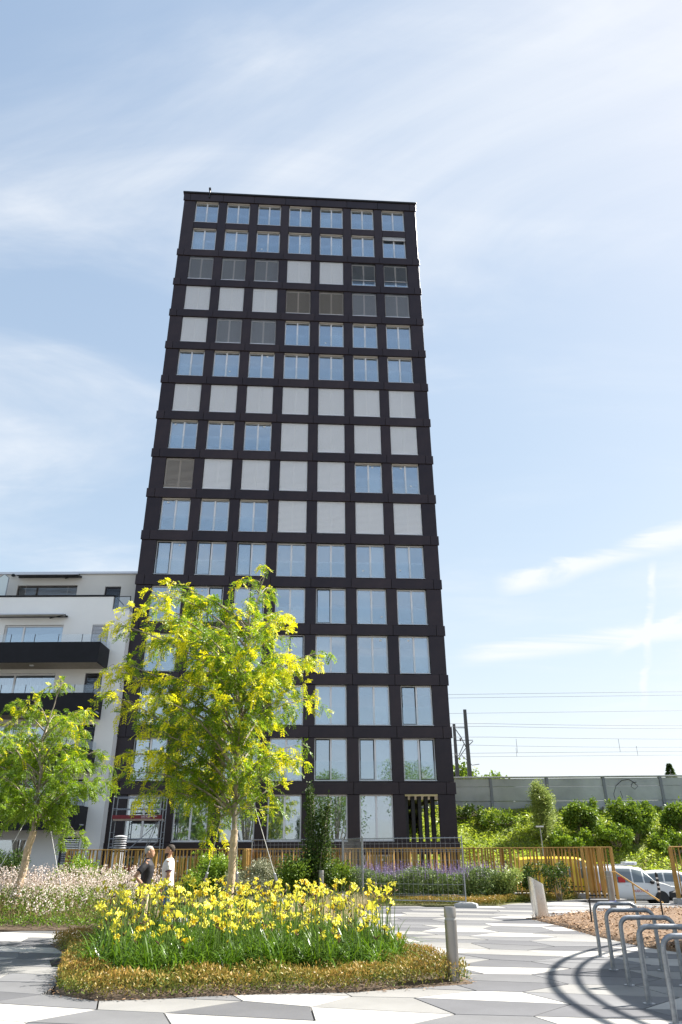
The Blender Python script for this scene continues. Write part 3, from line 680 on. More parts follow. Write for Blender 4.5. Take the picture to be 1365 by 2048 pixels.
def wires():
    specs = [(66, 14.25, 14.6, .0), (66.6, 14.05, 14.4, .0), (76, 14.2, 14.6, 0), (66, 11.5, 11.75, .5), (66, 10.6, 10.75, .45), (75, 11.0, 11.3, .5), (75, 9.9, 9.9, 0), (66, 9.2, 9.25, 0), (68, 12.0, 12.4, .5)]
    for (y, za, zb_, sag) in specs:
        pts = []
        for i in range(61):
            x = -60+220*i/60; t = ((x-11) % 55)/55; pts.append((x, y-.03*(x-10), za+(zb_-za)*(x+60)/220-sag*4*t*(1-t)))
        o = MB().tube(pts, .015, 4).build('overhead_wire', M_wiredark); tag(o, 'thin overhead railway wire strung above the concrete wall', 'wire', 'overhead railway wires')
    for y, x, z0, z1 in [(66, 15.5, 9.25, 10.4), (66, 24.5, 9.25, 10.3), (66, 34, 9.25, 10.5), (75, 17.5, 9.9, 10.7), (75, 29.5, 9.9, 10.8), (75, 41, 9.9, 10.9)]:
        o = MB().tube([(x, y-.03*(x-10), z0), (x, y-.03*(x-10), z1)], .018, 4).build('dropper', M_wiredark); tag(o, 'short vertical dropper hanging between two overhead wires', 'wire', 'droppers of the overhead line')
wires()
#__NEXT__
# ------------------------------------------------------------------ slat fence, kerb, stairs, handrail
def slat_fence(name, label, p0, p1, ztop, zbase, seed, post_ends=True, group=None):
    p0, p1 = Vector(p0), Vector(p1); d = p1-p0; L = d.length; rz = math.atan2(d.y, d.x)
    o = thing(name, label, 'fence', (p0.x, p0.y, zbase), rz, group); rr = random.Random(seed); H = ztop-zbase
    MB().bbox(-.03, L+.03, -.055, .055, H-.035, H, .006).build('top_rail', M_gold, o)
    MB().bbox(0, L, -.03, .03, .10, .14, .006).build('bottom_rail', M_darkmetal, o)
    sm = [MB().bbox(-.0175, .0175, -w, w, .05, H-.036, .005).mesh('slat', M_gold) for w in (.035, .05)]
    x = .04; i = 0
    while x < L-.02:
        s = link('slat', sm[rr.random() < .5], o, (x, rr.uniform(-.025, .025), 0)); s.rotation_euler = (0, 0, R(rr.choice((-62, -40, -25, 0, 22, 45, 60))+rr.uniform(-6, 6)))
        x += rr.uniform(.085, .165)
    if post_ends:
        for x in (0, L): MB().bbox(x-.05, x+.05, -.06, .06, 0, H-.037, .008).build('post', M_gold, o)
    return o
slat_fence('slat_fence', 'golden bronze slat fence beside the white building', (-10.6, 30.3), (-3.75, 30.6), 1.66, 0, 1)
slat_fence('slat_fence', 'short return of golden slats at the fence corner behind the shrubs', (-3.62, 29.2), (-3.62, 30.6), 1.66, 0, 5)
slat_fence('slat_fence', 'long golden bronze slat fence in front of the tower and parked vans', (-3.5, 30.75), (9.35, 28.65), 1.655, .1, 2)
slat_fence('slat_fence', 'fence section of golden slats beside the stair handrail', (8.45, 27.85), (9.45, 27.75), 1.66, .02, 3)
slat_fence('slat_fence', 'golden slat fence on the far side of the stair opening', (10.8, 25.95), (16.9, 25.6), 1.66, .12, 4)
def kerbs():
    o = MB().prism([(-4, 30.55), (9.5, 28.42), (9.5, 28.9), (-4, 31.05)], -.04, .16).build('kerb_wall', M_conc); tag(o, 'low concrete kerb carrying the long slat fence', 'kerb')
    o = MB().bbox(10.65, 17.4, 25.75, 26.09, -.04, .15, .015).build('kerb_wall', M_conc); tag(o, 'low concrete kerb under the fence beyond the stair opening', 'kerb')
    st = thing('stair', 'concrete stair going down beside the fence to the car park', 'stair', (8.7, 26.3, 0))
    for i in range(6):
        MB().bbox(i*.32, (i+1)*.32+.02, 0, 1.28, LOW-.1, -.02-.17*(i+1), .008).build('step', M_conc, st)
    hr = thing('handrail', 'sloping golden handrail beside the stair opening', 'handrail', (8.75, 26.55, 0))
    MB().tube([(0, 0, .90), (.32, 0, .90), (1.72, -.1, -.02)], .024, 8).build('rail', M_gold, hr)
    for x, z in ((0, .90), (.85, .56)): MB().bbox(x-.02, x+.02, -.02, .02, -.6 if x else -.02, z, .004).build('post', M_gold, hr)
kerbs()

# ------------------------------------------------------------------ building-site mesh fence
def site_fence(label, p0, p1, ztop, feet=(True, True), z0=.0):
    p0, p1 = Vector(p0), Vector(p1); d = p1-p0; L = d.length
    o = thing('mesh_fence', label, 'fence', (p0.x, p0.y, z0), math.atan2(d.y, d.x), 'building-site mesh fence panels'); H = ztop-z0
    for x in (0, L): MB().tube([(x, 0, .02), (x, 0, H)], .021, 8).build('post', M_galv, o)
    for z in (.16, H-.06): MB().tube([(0, 0, z), (L, 0, z)], .016, 6).build('rail', M_galv, o)
    w = MB(); x = .1
    while x < L: w.tube([(x, 0, .16), (x, 0, H-.02)], .0035, 4, caps=False); x += .16
    z = .3
    for z in (.3, .34, .62, .95, 1.0, 1.3, 1.55, 1.6, 1.78): w.tube([(0, 0, z), (L, 0, z)], .004, 4, caps=False)
    q = w.build('mesh', M_wire, o); q['kind'] = 'stuff'
    for x, f in zip((0, L), feet):
        if f: 
            b = MB(); b.loft([[(x-.36, -.12, -z0), (x+.36, -.12, -z0), (x+.36, .12, -z0), (x-.36, .12, -z0)], [(x-.34, -.11, .1-z0), (x+.34, -.11, .1-z0), (x+.34, .11, .1-z0), (x-.34, .11, .1-z0)], [(x-.2, -.08, .14-z0), (x+.2, -.08, .14-z0), (x+.2, .08, .14-z0), (x-.2, .08, .14-z0)]])
            q = b.build('foot', M_conc, o)
            
site_fence('mesh fence panel with a concrete foot in front of the purple flowers', (.66, 26.03), (3.76, 24.74), 2.0)
site_fence('mesh fence panel receding beside the columnar bush', (.63, 26.1), (.02, 29.3), 2.0, (False, True))
site_fence('mesh fence panel behind the shrubs, parallel to the slat fence', (-3.5, 30.2), (-.02, 29.4), 2.02, (True, False))

# ------------------------------------------------------------------ bollards, steel post, hoops
def bollard(label, x, y, h=.9):
    o = thing('bollard_light', label, 'bollard', (x, y, 0)); r = .083*h/.9
    MB().lathe([(r, 0), (r, h-.16)], n=24).build('shaft', M_bollard, o, autosmooth=40)
    MB().lathe([(r*.9, h-.16), (r*.9, h-.125)], n=24).build('lamp_ring', mat('lamp_diffuser', (.35, .35, .34), .4), o, autosmooth=40)
    MB().lathe([(r, h-.125), (r, h-.012), (r*.94, h)], n=24).build('cap', M_bollard, o, autosmooth=40)
bollard('grey metal bollard light at the tip of the flower bed', 1.50, 11.42)
bollard('grey bollard light half hidden behind the yellow lilies', -.72, 26.2, 1.0)
bollard('grey bollard light near the stair handrail, wrapped with blue tape at its foot', 7.96, 23.86, 1.0)
o = MB().lathe([(.095, .10), (.095, .22)], n=20).build('tape', mat('blue_tape', (.02, .06, .45), .5), [c for c in bpy.data.objects if c.name.startswith('bollard_light')][-1])
def steel_post():
    o = thing('steel_pedestal', 'brushed steel pedestal with a slanted top beside the wood chips', 'pedestal', (5.07, 20.85, 0), R(8))
    n = 32; prof = []
    for j in range(n):
        a = 2*math.pi*j/n; prof.append((.19*math.copysign(abs(math.cos(a))**.6, math.cos(a)), .15*math.copysign(abs(math.sin(a))**.6, math.sin(a))))
    rings = []
    for k, t in enumerate((0, .3, .6, .9, 1.0)):
        rings.append([(x - .06*t, y, t*(.87-.52*(x)) ) for x, y in prof])
    b = MB(); b.loft(rings); b.build('shell', M_steel, o, autosmooth=35)
    MB().lathe([(.012, 0), (.012, .01)], (.0, -.155, .45), 8).build('lock', M_black2, o)
    MB().box(-.34, .3, -.2, .2, .0, .014).build('base_plate', M_bollard, o)
steel_post()
ordinal = ['first', 'second', 'third', 'fourth', 'fifth']
def hoop(i, x, y, rz):
    o = thing('bike_hoop', ordinal[i]+' galvanised steel bike hoop counted from the slanted steel pedestal', 'bike rack', (x, y, 0), rz, 'bike hoops in a row')
    L, h, r = .70, .78, .12; pts = [(0, 0, -.05), (0, 0, h-r)]
    for k in range(1, 7): a = math.pi/2*k/6; pts.append((r-r*math.cos(a), 0, h-r+r*math.sin(a)))
    for k in range(0, 7): a = math.pi/2*k/6; pts.append((L-r+r*math.sin(a), 0, h-r+r*math.cos(a)))
    pts.append((L, 0, -.05)); MB().tube(pts, .03, 12).build('tube', M_galv, o, autosmooth=50)
    for x_ in (0, L): MB().lathe([(.07, .0), (.07, .008)], (x_, 0, 0), 14).build('foot_plate', M_galv, o)
for i, (x, y) in enumerate([(4.27, 13.81), (4.01, 12.43), (3.77, 11.13), (3.55, 9.9), (3.42, 8.86)]): hoop(i, x, y, R(-6))
o = thing('marker_post', 'thin black and white marker post standing in the wood chips', 'post', (8.09, 20.6, 0))
MB().tube([(0, 0, 0), (0, 0, 1.05)], .022, 8).build('rod', M_black2, o)
MB().box(-.035, .035, -.03, -.022, .55, 1.02).build('sign_strip', mat('strip_black', (.02, .02, .02), .5), o)
for i in range(4): MB().box(-.03, .03, -.034, -.031, .6+i*.1, .64+i*.1).build('stripe', M_whiteprint, o)
o = MB().tube([(5.9, 19.4, 0), (5.92, 19.4, .55)], .02, 8).build('short_stake', M_black2); tag(o, 'short dark stake in the wood chips behind the first hoop', 'stake')

# round canopy whose shade falls on the hoops (stands beside the view)
def canopy():
    h = 6.5; L = h/math.tan(R(SUN_EL)); cx, cy = 10.2+L*math.cos(R(SUN_A)), 9.9+L*math.sin(R(SUN_A))
    o = thing('round_canopy', 'large round canopy roof on a mast with two outer rings', 'canopy', (cx, cy, 0))
    n = 96
    MB().lathe([(.02, h+.5), (3, h+.2), (6.9, h), (6.9, h-.06), (3, h+.12), (.02, h+.42)], n=n).build('roof', mat('canopy_cloth', (.5, .5, .48), .8), o, autosmooth=30)
    for r, t in ((7.2, .045), (7.56, .055)):
        MB().tube([(r*math.cos(2*math.pi*k/n), r*math.sin(2*math.pi*k/n), h-.03) for k in range(n+1)], t, 8, caps=False).build('ring', M_galv, o)
    for k in range(16):
        a = 2*math.pi*k/16+.1; MB().tube([(6.85*math.cos(a), 6.85*math.sin(a), h-.03), (7.6*math.cos(a), 7.6*math.sin(a), h-.03)], .03, 6).build('strut', M_galv, o)
    MB().lathe([(.25, 0), (.18, h+.4)], n=16).build('mast', M_galv, o)
canopy()

# ------------------------------------------------------------------ scaffold and vent pipe at the tower's foot
def text_mesh(txt, size, m, parent, loc, rot, name='lettering', ext=.002):
    cu = bpy.data.curves.new(name, 'FONT'); cu.body = txt; cu.size = size; cu.extrude = ext; tmp = bpy.data.objects.new('tmp', cu); col.objects.link(tmp)
    dg = bpy.context.evaluated_depsgraph_get(); me_ = bpy.data.meshes.new_from_object(tmp.evaluated_get(dg)); bpy.data.objects.remove(tmp); bpy.data.curves.remove(cu)
    me_.materials.clear(); me_.materials.append(m); o = link(name, me_, parent, loc); o.rotation_euler = rot; return o
def scaffold():
    o = thing('scaffold_tower', 'mobile aluminium scaffold with dark red toe boards at the tower foot', 'scaffold', (-11.25, 37.6, LOW), R(2)); Z = -LOW
    W, D, top = 2.45, .75, 4.0+Z
    for x in (0, W):
        for y in (0, D): MB().tube([(x, y, .12), (x, y, top)], .026, 8).build('upright', M_galv, o)
        for z in (.5, 1.0, 1.5, 2.0, 2.5, 3.0, 3.5, 4.0, 4.5): 
            MB().tube([(x, 0, z), (x, D, z)], .018, 6).build('rung', M_galv, o)
        for y in (0, D): MB().lathe([(.09, -.03), (.09, .03)], (x, y, .1), 12).build('castor', M_black2, o)
    for z in (top-.02, top-.55, 2.12+Z, 1.8+Z-.05):
        for y in (-.03, D+.03): MB().tube([(0, y, z), (W, y, z)], .022, 6).build('rail', M_galv, o)
    for z in (3.0+Z, .75+Z):
        MB().box(.05, W-.05, .03, D-.03, z-.07, z).build('platform', mat('platform_wood', (.55, .46, .40), .7, var=.15), o)
        t = MB().box(.02, W-.02, -.06, -.035, z, z+.17).build('toe_board', M_redboard, o)
        text_mesh('roth Schallanlagen', .105, M_whiteprint, t, (1.42, -.0625, z+.085), (R(90), 0, 0)); text_mesh('Gerüste und mehr', .06, M_whiteprint, t, (1.42, -.0625, z+.025), (R(90), 0, 0))
    for a_, b_ in (((.15, -.03, .9+Z), (W-.05, -.03, 2.95+Z)), ((1.0, .35, -.3+Z), (W-.35, .35, 2.9+Z)), ((1.12, .35, -.3+Z), (W-.25, .35, 2.9+Z)), ((.9, D+.03, 1.0+Z), (W, D+.03, 2.2+Z)), ((.2, -.03, .2+Z), (W-.1, -.03, 1.2+Z))):
        MB().tube([a_, b_], .02, 6).build('brace', M_galv, o)
scaffold()
def vent():
    o = thing('ventilation_pipe', 'white ribbed ventilation pipe with louvred head behind the fence', 'pipe', (-9.45, 33.2, LOW)); Z = -LOW; m = mat('vent_white', (.72, .72, .74), .35, .4)
    n = 36; b = MB(); rings = []
    for z in (0, 1.55+Z): rings.append([((.25+(.02 if j % 3 == 0 else 0))*math.cos(2*math.pi*j/n), (.25+(.02 if j % 3 == 0 else 0))*math.sin(2*math.pi*j/n), z) for j in range(n)])
    b.loft(rings); b.build('shaft', m, o)
    MB().lathe([(.14, 1.55+Z), (.14, 2.1+Z)], n=16).build('core', M_black2, o)
    for i in range(6): z = 1.6+Z+i*.09; MB().lathe([(.26, z), (.27, z+.02), (.20, z+.05)], n=24).build('louvre', m, o)
    MB().lathe([(.27, 2.13+Z), (.27, 2.16+Z), (.1, 2.2+Z)], n=24).build('lid', m, o)
vent()

# ------------------------------------------------------------------ vehicles
def vehicle(name, label, loc, rz, paint, st, glass_side, glass_front, wheels, half, wr, extras):
    """st: stations (x, zbottom, zbelt, ztop, halfwidth factor); lofted body, glass cut out of the loft as parts"""
    o = thing(name, label, 'car' if 'car' in name else 'van', loc, rz)
    rings = []
    for (x, z0, zb_, z1, wf) in st:
        w = half*wf; dz = z1-zb_; tw = w-.16*min(1, dz/.7)
        pts = [(x, w*.90, z0), (x, w, z0+.12), (x, w*1.01, (z0+zb_)/2), (x, w*.985, zb_), (x, tw+.02, z1-.09*min(1, dz/.4)-.01), (x, tw-.10, z1)]
        rings.append(pts+[(a, -b, c) for a, b, c in reversed(pts)])
    b = MB(); b.loft(rings); body = b.build('body', paint, o, autosmooth=42)
    def surf(i0, i1, j0, j1, inset=.05):
        # quad patch between stations and ring indices, pushed out
        vs = [Vector(rings[i0][j0]), Vector(rings[i1][j0]), Vector(rings[i1][j1]), Vector(rings[i0][j1])]; c = sum(vs, Vector())/4
        nrm = (vs[1]-vs[0]).cross(vs[3]-vs[0]).normalized()
        ctr = Vector((c.x, 0, .8)); 
        if nrm.dot(c-ctr) < 0: nrm = -nrm
        q = [v+(c-v).normalized()*inset+nrm*.008 for v in vs]; return MB().add([p[:] for p in q], [(0, 1, 2, 3)])
    for i0, i1 in glass_side:
        surf(i0, i1, 3, 4).build('side_window', M_glasscar, o); surf(i0, i1, 8, 7).build('side_window', M_glasscar, o)
    for (i0, i1) in glass_front: surf(i0, i1, 5, 6, .06).build('windscreen', M_glasscar, o)
    for x in wheels:
        for s in (-1, 1):
            wh = link('wheel', None, o, (x, s*(half-.10), wr)); wh.rotation_euler = (R(90), 0, 0)
            MB().lathe([(wr*.62, -.10), (wr*.94, -.10), (wr, -.06), (wr, .06), (wr*.94, .10), (wr*.62, .10)], n=24).build('tyre', M_tyre, wh, autosmooth=40)
            rim = MB(); rim.lathe([(wr*.12, -.105), (wr*.12, .105)], n=10)
            for k in range(5):
                a = 2*math.pi*k/5; rim.box(-.035, .035, .02, wr*.62, -.106, .106, 0, Matrix.Rotation(a, 4, 'Z'))
            rim.lathe([(wr*.64, -.108), (wr*.64, .108), (wr*.57, .108), (wr*.57, -.108)], n=20)
            rim.build('rim', mat('alloy', (.55, .55, .56), .35, .8), wh)
            MB().lathe([(wr*1.12, -.13), (wr*1.12, .132)], n=24).build('wheel_arch', M_black2, wh)
            MB().lathe([(wr*.57, -.09), (wr*.57, .09)], n=16).build('brake', M_black2, wh)
    extras(o, rings); return o
def dokker_x(o, rings):
    for s in (-1, 1):
        MB().bbox(2.02, 2.22, s*.62-.18, s*.62+.18, .72, .88, .04).build('headlight', mat('headlight', (.75, .78, .8), .12, .3), o)
        MB().bbox(.95, 1.12, s*.93-.08, s*.93+.08, .98, 1.14, .03).build('mirror', M_black2, o)
        MB().bbox(-.35, -.2, s*.915-.012, s*.915+.012, .92, .96, .006).build('handle', M_carwhite, o); MB().box(.1, .86, s*.921-.003, s*.921+.003, .42, .435).build('sill_line', M_black2, o)
    MB().bbox(1.72, 2.28, -.90, .90, .24, .70, .12).build('bumper', M_black2, o)
    MB().bbox(-2.22, -2.02, -.86, .86, .28, .52, .05).build('bumper', M_black2, o)
    MB().bbox(2.20, 2.262, -.42, .42, .74, .86, .02).build('grille', M_black2, o)
    r = MB(); 
    for s in (-1, 1): r.tube([(-1.7, s*.6, 1.86), (.45, s*.6, 1.88)], .025, 6); 
    for x in (-1.5, -.5, .35): r.tube([(x, -.66, 1.88), (x, .66, 1.88)], .022, 6)
    r.build('roof_rack', M_galv, o); MB().bbox(-.1, .55, -.45, .35, 1.90, 2.02, .03).build('roof_box', mat('roof_box_grey', (.5, .53, .58), .4, .3), o)
    # red printing on the flank facing the plaza
    text_mesh('BUSCHMA', .17, M_red, o, (-.02, -.935, .60), (R(90), 0, 0)); 
    for k in range(5):
        MB().box(-1.75+k*.16, -1.67+k*.16, -.934, -.930, .62+.09*k, 1.02+.09*k).build('stripe_print', M_red, o)
    MB().box(-.7, -.35, -.932, -.928, 1.05, 1.32).build('print', M_red, o)
st_dok = [(-2.18, .42, 1.0, 1.50, .93), (-2.14, .32, 1.02, 1.76, .97), (-1.75, .26, 1.02, 1.81, 1), (-.9, .25, 1.02, 1.83, 1), (.05, .25, 1.02, 1.82, 1), (.62, .25, 1.0, 1.72, 1), (1.22, .26, .985, 1.10, .99), (1.75, .28, .86, .98, .96), (2.1, .32, .74, .84, .90), (2.2, .38, .62, .70, .80)]
vehicle('delivery_van', 'white compact van with roof rack and red lettering, parked at the stair opening', (15.35, 43.2, LOW), R(-4), M_carwhite, st_dok, [(3, 4), (4, 5), (5, 6)], [(5, 6)], (-1.35, 1.42), .91, .31, dokker_x)
def yel_x(o, rings):
    for s in (-1, 1):
        MB().bbox(2.3, 2.46, s*.7-.16, s*.7+.16, .8, 1.0, .04).build('headlight', mat('headlight', (.75, .78, .8), .12, .3), o)
        MB().bbox(1.35, 1.5, s*1.05-.09, s*1.05+.09, 1.15, 1.45, .03).build('mirror', M_black2, o)
    MB().bbox(2.2, 2.52, -.92, .92, .3, .62, .06).build('bumper', M_black2, o); MB().bbox(-2.6, -2.4, -.9, .9, .3, .5, .04).build('bumper', M_black2, o)
    MB().bbox(-1.2, .2, -.96-.01, -.95, 1.28, 1.8, .004).build('side_window', M_glasscar, o); MB().box(-2.4, 1.0, -.972, -.968, .78, .83).build('trim', M_black2, o)
st_yel = [(-2.55, .42, 1.2, 1.95, .94), (-2.5, .34, 1.2, 2.22, .98), (-2.0, .28, 1.2, 2.26, 1), (-.6, .28, 1.2, 2.28, 1), (.6, .28, 1.18, 2.26, 1), (1.05, .28, 1.16, 2.16, 1), (1.75, .28, 1.12, 1.28, .99), (2.2, .3, .98, 1.08, .95), (2.46, .36, .78, .88, .85)]
vehicle('delivery_van', 'yellow panel van parked behind the slat fence', (12.35, 44.6, LOW), R(-3), M_caryellow, st_yel, [(4, 5), (5, 6)], [(5, 6)], (-1.6, 1.65), .95, .34, yel_x)
def car_x(o, rings):
    for s in (-1, 1):
        MB().bbox(1.85, 2.02, s*.6-.16, s*.6+.16, .62, .76, .03).build('headlight', mat('headlight', (.75, .78, .8), .12, .3), o)
        MB().bbox(.72, .86, s*.9-.07, s*.9+.07, .92, 1.04, .03).build('mirror', M_carwhite, o); MB().bbox(-2.05, -1.95, s*.62-.15, s*.62+.15, .78, .95, .02).build('tail_light', M_red, o)
    MB().bbox(1.9, 2.08, -.75, .75, .3, .46, .04).build('lower_grille', M_black2, o)
st_car = [(-2.05, .38, .9, 1.0, .9), (-1.95, .28, .92, 1.36, .96), (-1.5, .22, .92, 1.46, 1), (-.6, .22, .92, 1.52, 1), (.2, .22, .91, 1.5, 1), (.55, .22, .9, 1.38, 1), (1.15, .24, .89, .99, .98), (1.7, .26, .78, .87, .94), (2.02, .34, .6, .68, .82)]
vehicle('parked_car', 'white estate car parked behind the white van with the roof rack', (19.1, 46.6, LOW), R(-6), M_carwhite, st_car, [(2, 3), (3, 4), (4, 5), (5, 6)], [(5, 6), (1, 2)], (-1.25, 1.3), .88, .31, car_x)
vehicle('parked_car', 'white car seen through the slats beyond the stair opening', (22.2, 43.4, LOW), R(-8), M_carwhite, st_car, [(2, 3), (3, 4), (4, 5), (5, 6)], [(5, 6), (1, 2)], (-1.25, 1.3), .88, .31, car_x)
def lamp_post():
    o = thing('lamp_post', 'slim grey lamp post on the embankment slope', 'lamp post', (12.05, 47.4, LOW))
    MB().tube([(0, 0, -.1), (0, 0, 3.85)], [.05, .035], 8).build('pole', M_galv, o); MB().bbox(-.28, .2, -.1, .1, 3.83, 3.93, .02).build('lamp_head', M_galv, o)
lamp_post()
# ------------------------------------------------------------------ honey-locust trees
def px(x, y, Y):
    """point at depth Y seen at photograph pixel x, y (survey helper: gives true positions in metres)"""
    f = 1418.0; a = (x-682.5)/f; b = -(y-1024)/f
    d = _cx*a + _cy*b + _F; t = Y/d.y
    return np.array([d.x*t, Y, EYE+d.z*t])
def bez(A, C, B, n):
    t = np.linspace(0, 1, n)[:, None]; return (1-t)**2*A+2*t*(1-t)*C+t**2*B
def honey_locust(name, label, base, trunk, trunk_r, wrap_h, tips, yellow, seed, twig_step=.125, leaf_len=.20, ypow=1.0):
    global rng
    rng_keep = rng; rng = np.random.default_rng(seed); rr = random.Random(seed)
    o = thing(name, label, 'tree', tuple(base)); base = np.array(base, float)
    tr = [np.array(p)-base for p in trunk]; k = len(tr)
    # resample trunk
    T = []
    for i in range(k-1):
        for s in np.linspace(0, 1, 5, endpoint=False): T.append(tr[i]*(1-s)+tr[i+1]*s)
    T.append(tr[-1]); T = np.array(T); n = len(T)
    T[1:-1] += rng.normal(0, .012, (n-2, 3))
    zt = T[:, 2]; rad = trunk_r*np.clip(1-zt/zt[-1]*.93, .06, 1)
    MB().tube([tuple(p) for p in T], list(rad), 10).build('trunk', M_bark, o, True)
    if wrap_h:
        b = MB(); zs = np.linspace(0.0, wrap_h, 26); pr_ = []
        for i, z in enumerate(zs):
            c = np.array([np.interp(z, zt, T[:, j]) for j in range(3)]); r = trunk_r*1.22*(1-.05*z)+(-.006 if i % 3 == 0 else .003)
            pr_.append([(c[0]+r*math.cos(2*math.pi*j/18)*(1+.03*((j*7+i) % 3-1)), c[1]+r*math.sin(2*math.pi*j/18)*(1+.03*((j*5+i) % 3-1)), z) for j in range(18)])
        b.loft(pr_); b.build('trunk_wrap', M_reed, o, False)
    limbs = MB(); G = LeafBag(); Y = LeafBag()
    Pl, Dl, Yl, Rl = [], [], [], []
    ztop = T[-1][2]; cen = np.array([T[n//2][0], T[n//2][1], ztop*.55])
    for tip in tips:
        B = np.array(tip)-base; hd = math.hypot(B[0]-T[n//2][0], B[1]-T[n//2][1])
        za = min(max(B[2]-.25-.45*hd, wrap_h+.25), ztop*.93)
        if B[2] < wrap_h+.3: za = wrap_h+rr.uniform(.3, .9)
        A = np.array([np.interp(za, zt, T[:, j]) for j in range(3)]); L = np.linalg.norm(B-A)
        C = A+(B-A)*.5+np.array([0, 0, .16*L+.10])+rng.normal(0, .06*L, 3)
        m = max(6, int(L/.22)); P = bez(A, C, B, m); r0 = .012+.010*L
        limbs.tube([tuple(p) for p in P], [.72*r0*(1-.88*t)+.003 for t in np.linspace(0, 1, m)], 5)
        # twigs
        nt = max(3, int(L*.8/twig_step))
        for t in np.linspace(.22, 1.0, nt):
            t = min(1, t+rr.uniform(-.03, .03)); i = t*(m-1); i0 = min(int(i), m-2); p = P[i0]*(1-(i-i0))+P[i0+1]*(i-i0); tan = P[i0+1]-P[i0]; tan /= np.linalg.norm(tan)
            d = tan*rr.uniform(.3, 1.0)+rng.normal(0, .55, 3); d[2] = d[2]*.6+.05; d /= np.linalg.norm(d)
            tl = rr.uniform(.22, .52)*(1.0 if t > .45 else .8)
            E = p+d*tl+np.array([0, 0, -.22*tl-.05]); Cc = p+d*tl*.55+np.array([0, 0, .05]); q = bez(p, Cc, E, 5)
            limbs.tube([tuple(v) for v in q], [.006, .005, .004, .003, .002], 3, caps=False)
            yv = yellow(base+E, t, rr)
            nl = int(tl/.045)
            for s in np.linspace(.12, 1, nl):
                i = s*4; i1 = min(int(i), 3); lp = q[i1]*(1-(i-i1))+q[i1+1]*(i-i1); lt = q[i1+1]-q[i1]; lt /= np.linalg.norm(lt)
                ld = lt*rr.uniform(.2, .9)+rng.normal(0, .6, 3); ld[2] -= .25
                Pl.append(lp); Dl.append(ld/np.linalg.norm(ld)); Yl.append(rr.random() < yv*(.55+.6*s)); Rl.append(rr.random())
    Pl, Dl, Yl, Rl = np.array(Pl), np.array(Dl), np.array(Yl), np.array(Rl)
    # pinnate leaves: leaflet pairs on a drooping rachis
    S = unit(np.cross(Dl, np.array([0, 0, 1.])+rng.normal(0, .35, Dl.shape))); U = unit(np.cross(S, Dl))
    ll = leaf_len*rng.uniform(.7, 1.2, len(Pl))
    for j in range(6):
        f = (j+.8)/6.3; c = Pl+Dl*(ll*f)[:, None]+np.array([0, 0, -1.])*(ll*.28*f*f)[:, None]
        for sg in (-1, 1):
            D = unit(S*sg*.9+Dl*.5+U*rng.normal(0, .25, (len(Pl), 1))+np.array([0, 0, -.15])); Sd = unit(np.cross(D, U+rng.normal(0, .3, D.shape)))
            le = ll*.33*(1.1-.35*abs(f-.45)); 
            for bag, msk in ((G, ~Yl), (Y, Yl)): bag.add(c[msk], D[msk], Sd[msk], le[msk], le[msk]*.42, .1, Rl[msk])
    limbs.build('limbs', M_bark, o, True)
    g = G.build('crown', leafmat('locust_green', (.10, .20, .014), (.25, .37, .025), .48, (1.3, 1.2, .6)), o)
    if Y.n: Y.build('young_leaves', leafmat('locust_yellow', (.52, .60, .018), (.80, .75, .03), .45, (1.15, 1.05, .5)), o)
    print(name, G.n, Y.n); rng = rng_keep; return o
def main_tree():
    Y0 = 15.8
    trunk = [(-2.25, Y0, 0), px(470, 1662, Y0), px(474, 1500, Y0), px(490, 1385, Y0), px(500, 1270, Y0+.1), px(522, 1160, Y0), px(530, 1135, Y0)]
    rr = random.Random(11); tips = []
    outl = [(546, 1129), (488, 1146), (552, 1165), (578, 1226), (588, 1264), (520, 1185), (652, 1302), (634, 1320), (627, 1369), (650, 1400), (590, 1400), (603, 1497), (596, 1525), (574, 1578), (552, 1555), (533, 1634), (407, 1676), (402, 1600), (356, 1610), (340, 1570), (279, 1590), (238, 1550), (246, 1512), (300, 1465), (268, 1428), (240, 1350), (192, 1385), (204, 1325), (216, 1240), (257, 1206), (297, 1182), (337, 1172), (382, 1172), (462, 1204), (430, 1560), (330, 1540)]
    for x, y in outl: tips.append(px(430+(x-430)*.90, 1395+(y-1395)*.95, Y0+rr.uniform(-.9, .9)))
    inn = [(330, 1235), (400, 1215), (450, 1260), (520, 1215), (560, 1245), (300, 1285), (370, 1290), (430, 1320), (500, 1300), (555, 1320), (605, 1310), (262, 1330), (330, 1350), (400, 1370), (470, 1370), (540, 1380), (590, 1365), (300, 1400), (360, 1430), (430, 1430), (500, 1440), (555, 1430), (335, 1475), (400, 1490), (460, 1500), (520, 1490), (285, 1510), (350, 1530), (420, 1535), (490, 1545), (540, 1530), (500, 1250), (380, 1250), (450, 1400), (390, 1330), (520, 1350)]
    for x, y in inn:
        x = 430+(x-430)*.9; tips.append(px(x+rr.uniform(-12, 12), y+rr.uniform(-12, 12), Y0+rr.choice((-1, 1))*rr.uniform(.4, 2.0)))
        if rr.random() < .45: tips.append(px(x+rr.uniform(-18, 18), y+rr.uniform(-18, 18), Y0+rr.choice((-1, 1))*rr.uniform(.4, 2.0)))
    def yellow(p, t, r): return (.10 if t < .5 else .10+1.05*(t-.5)*1.9)*(1.0 if r.random() < .72 else .15)
    honey_locust('honey_locust_tree', 'honey locust with yellow young leaves standing in the lily bed', (-2.25, Y0, 0), trunk, .066, 2.0, tips, yellow, 31)
main_tree()
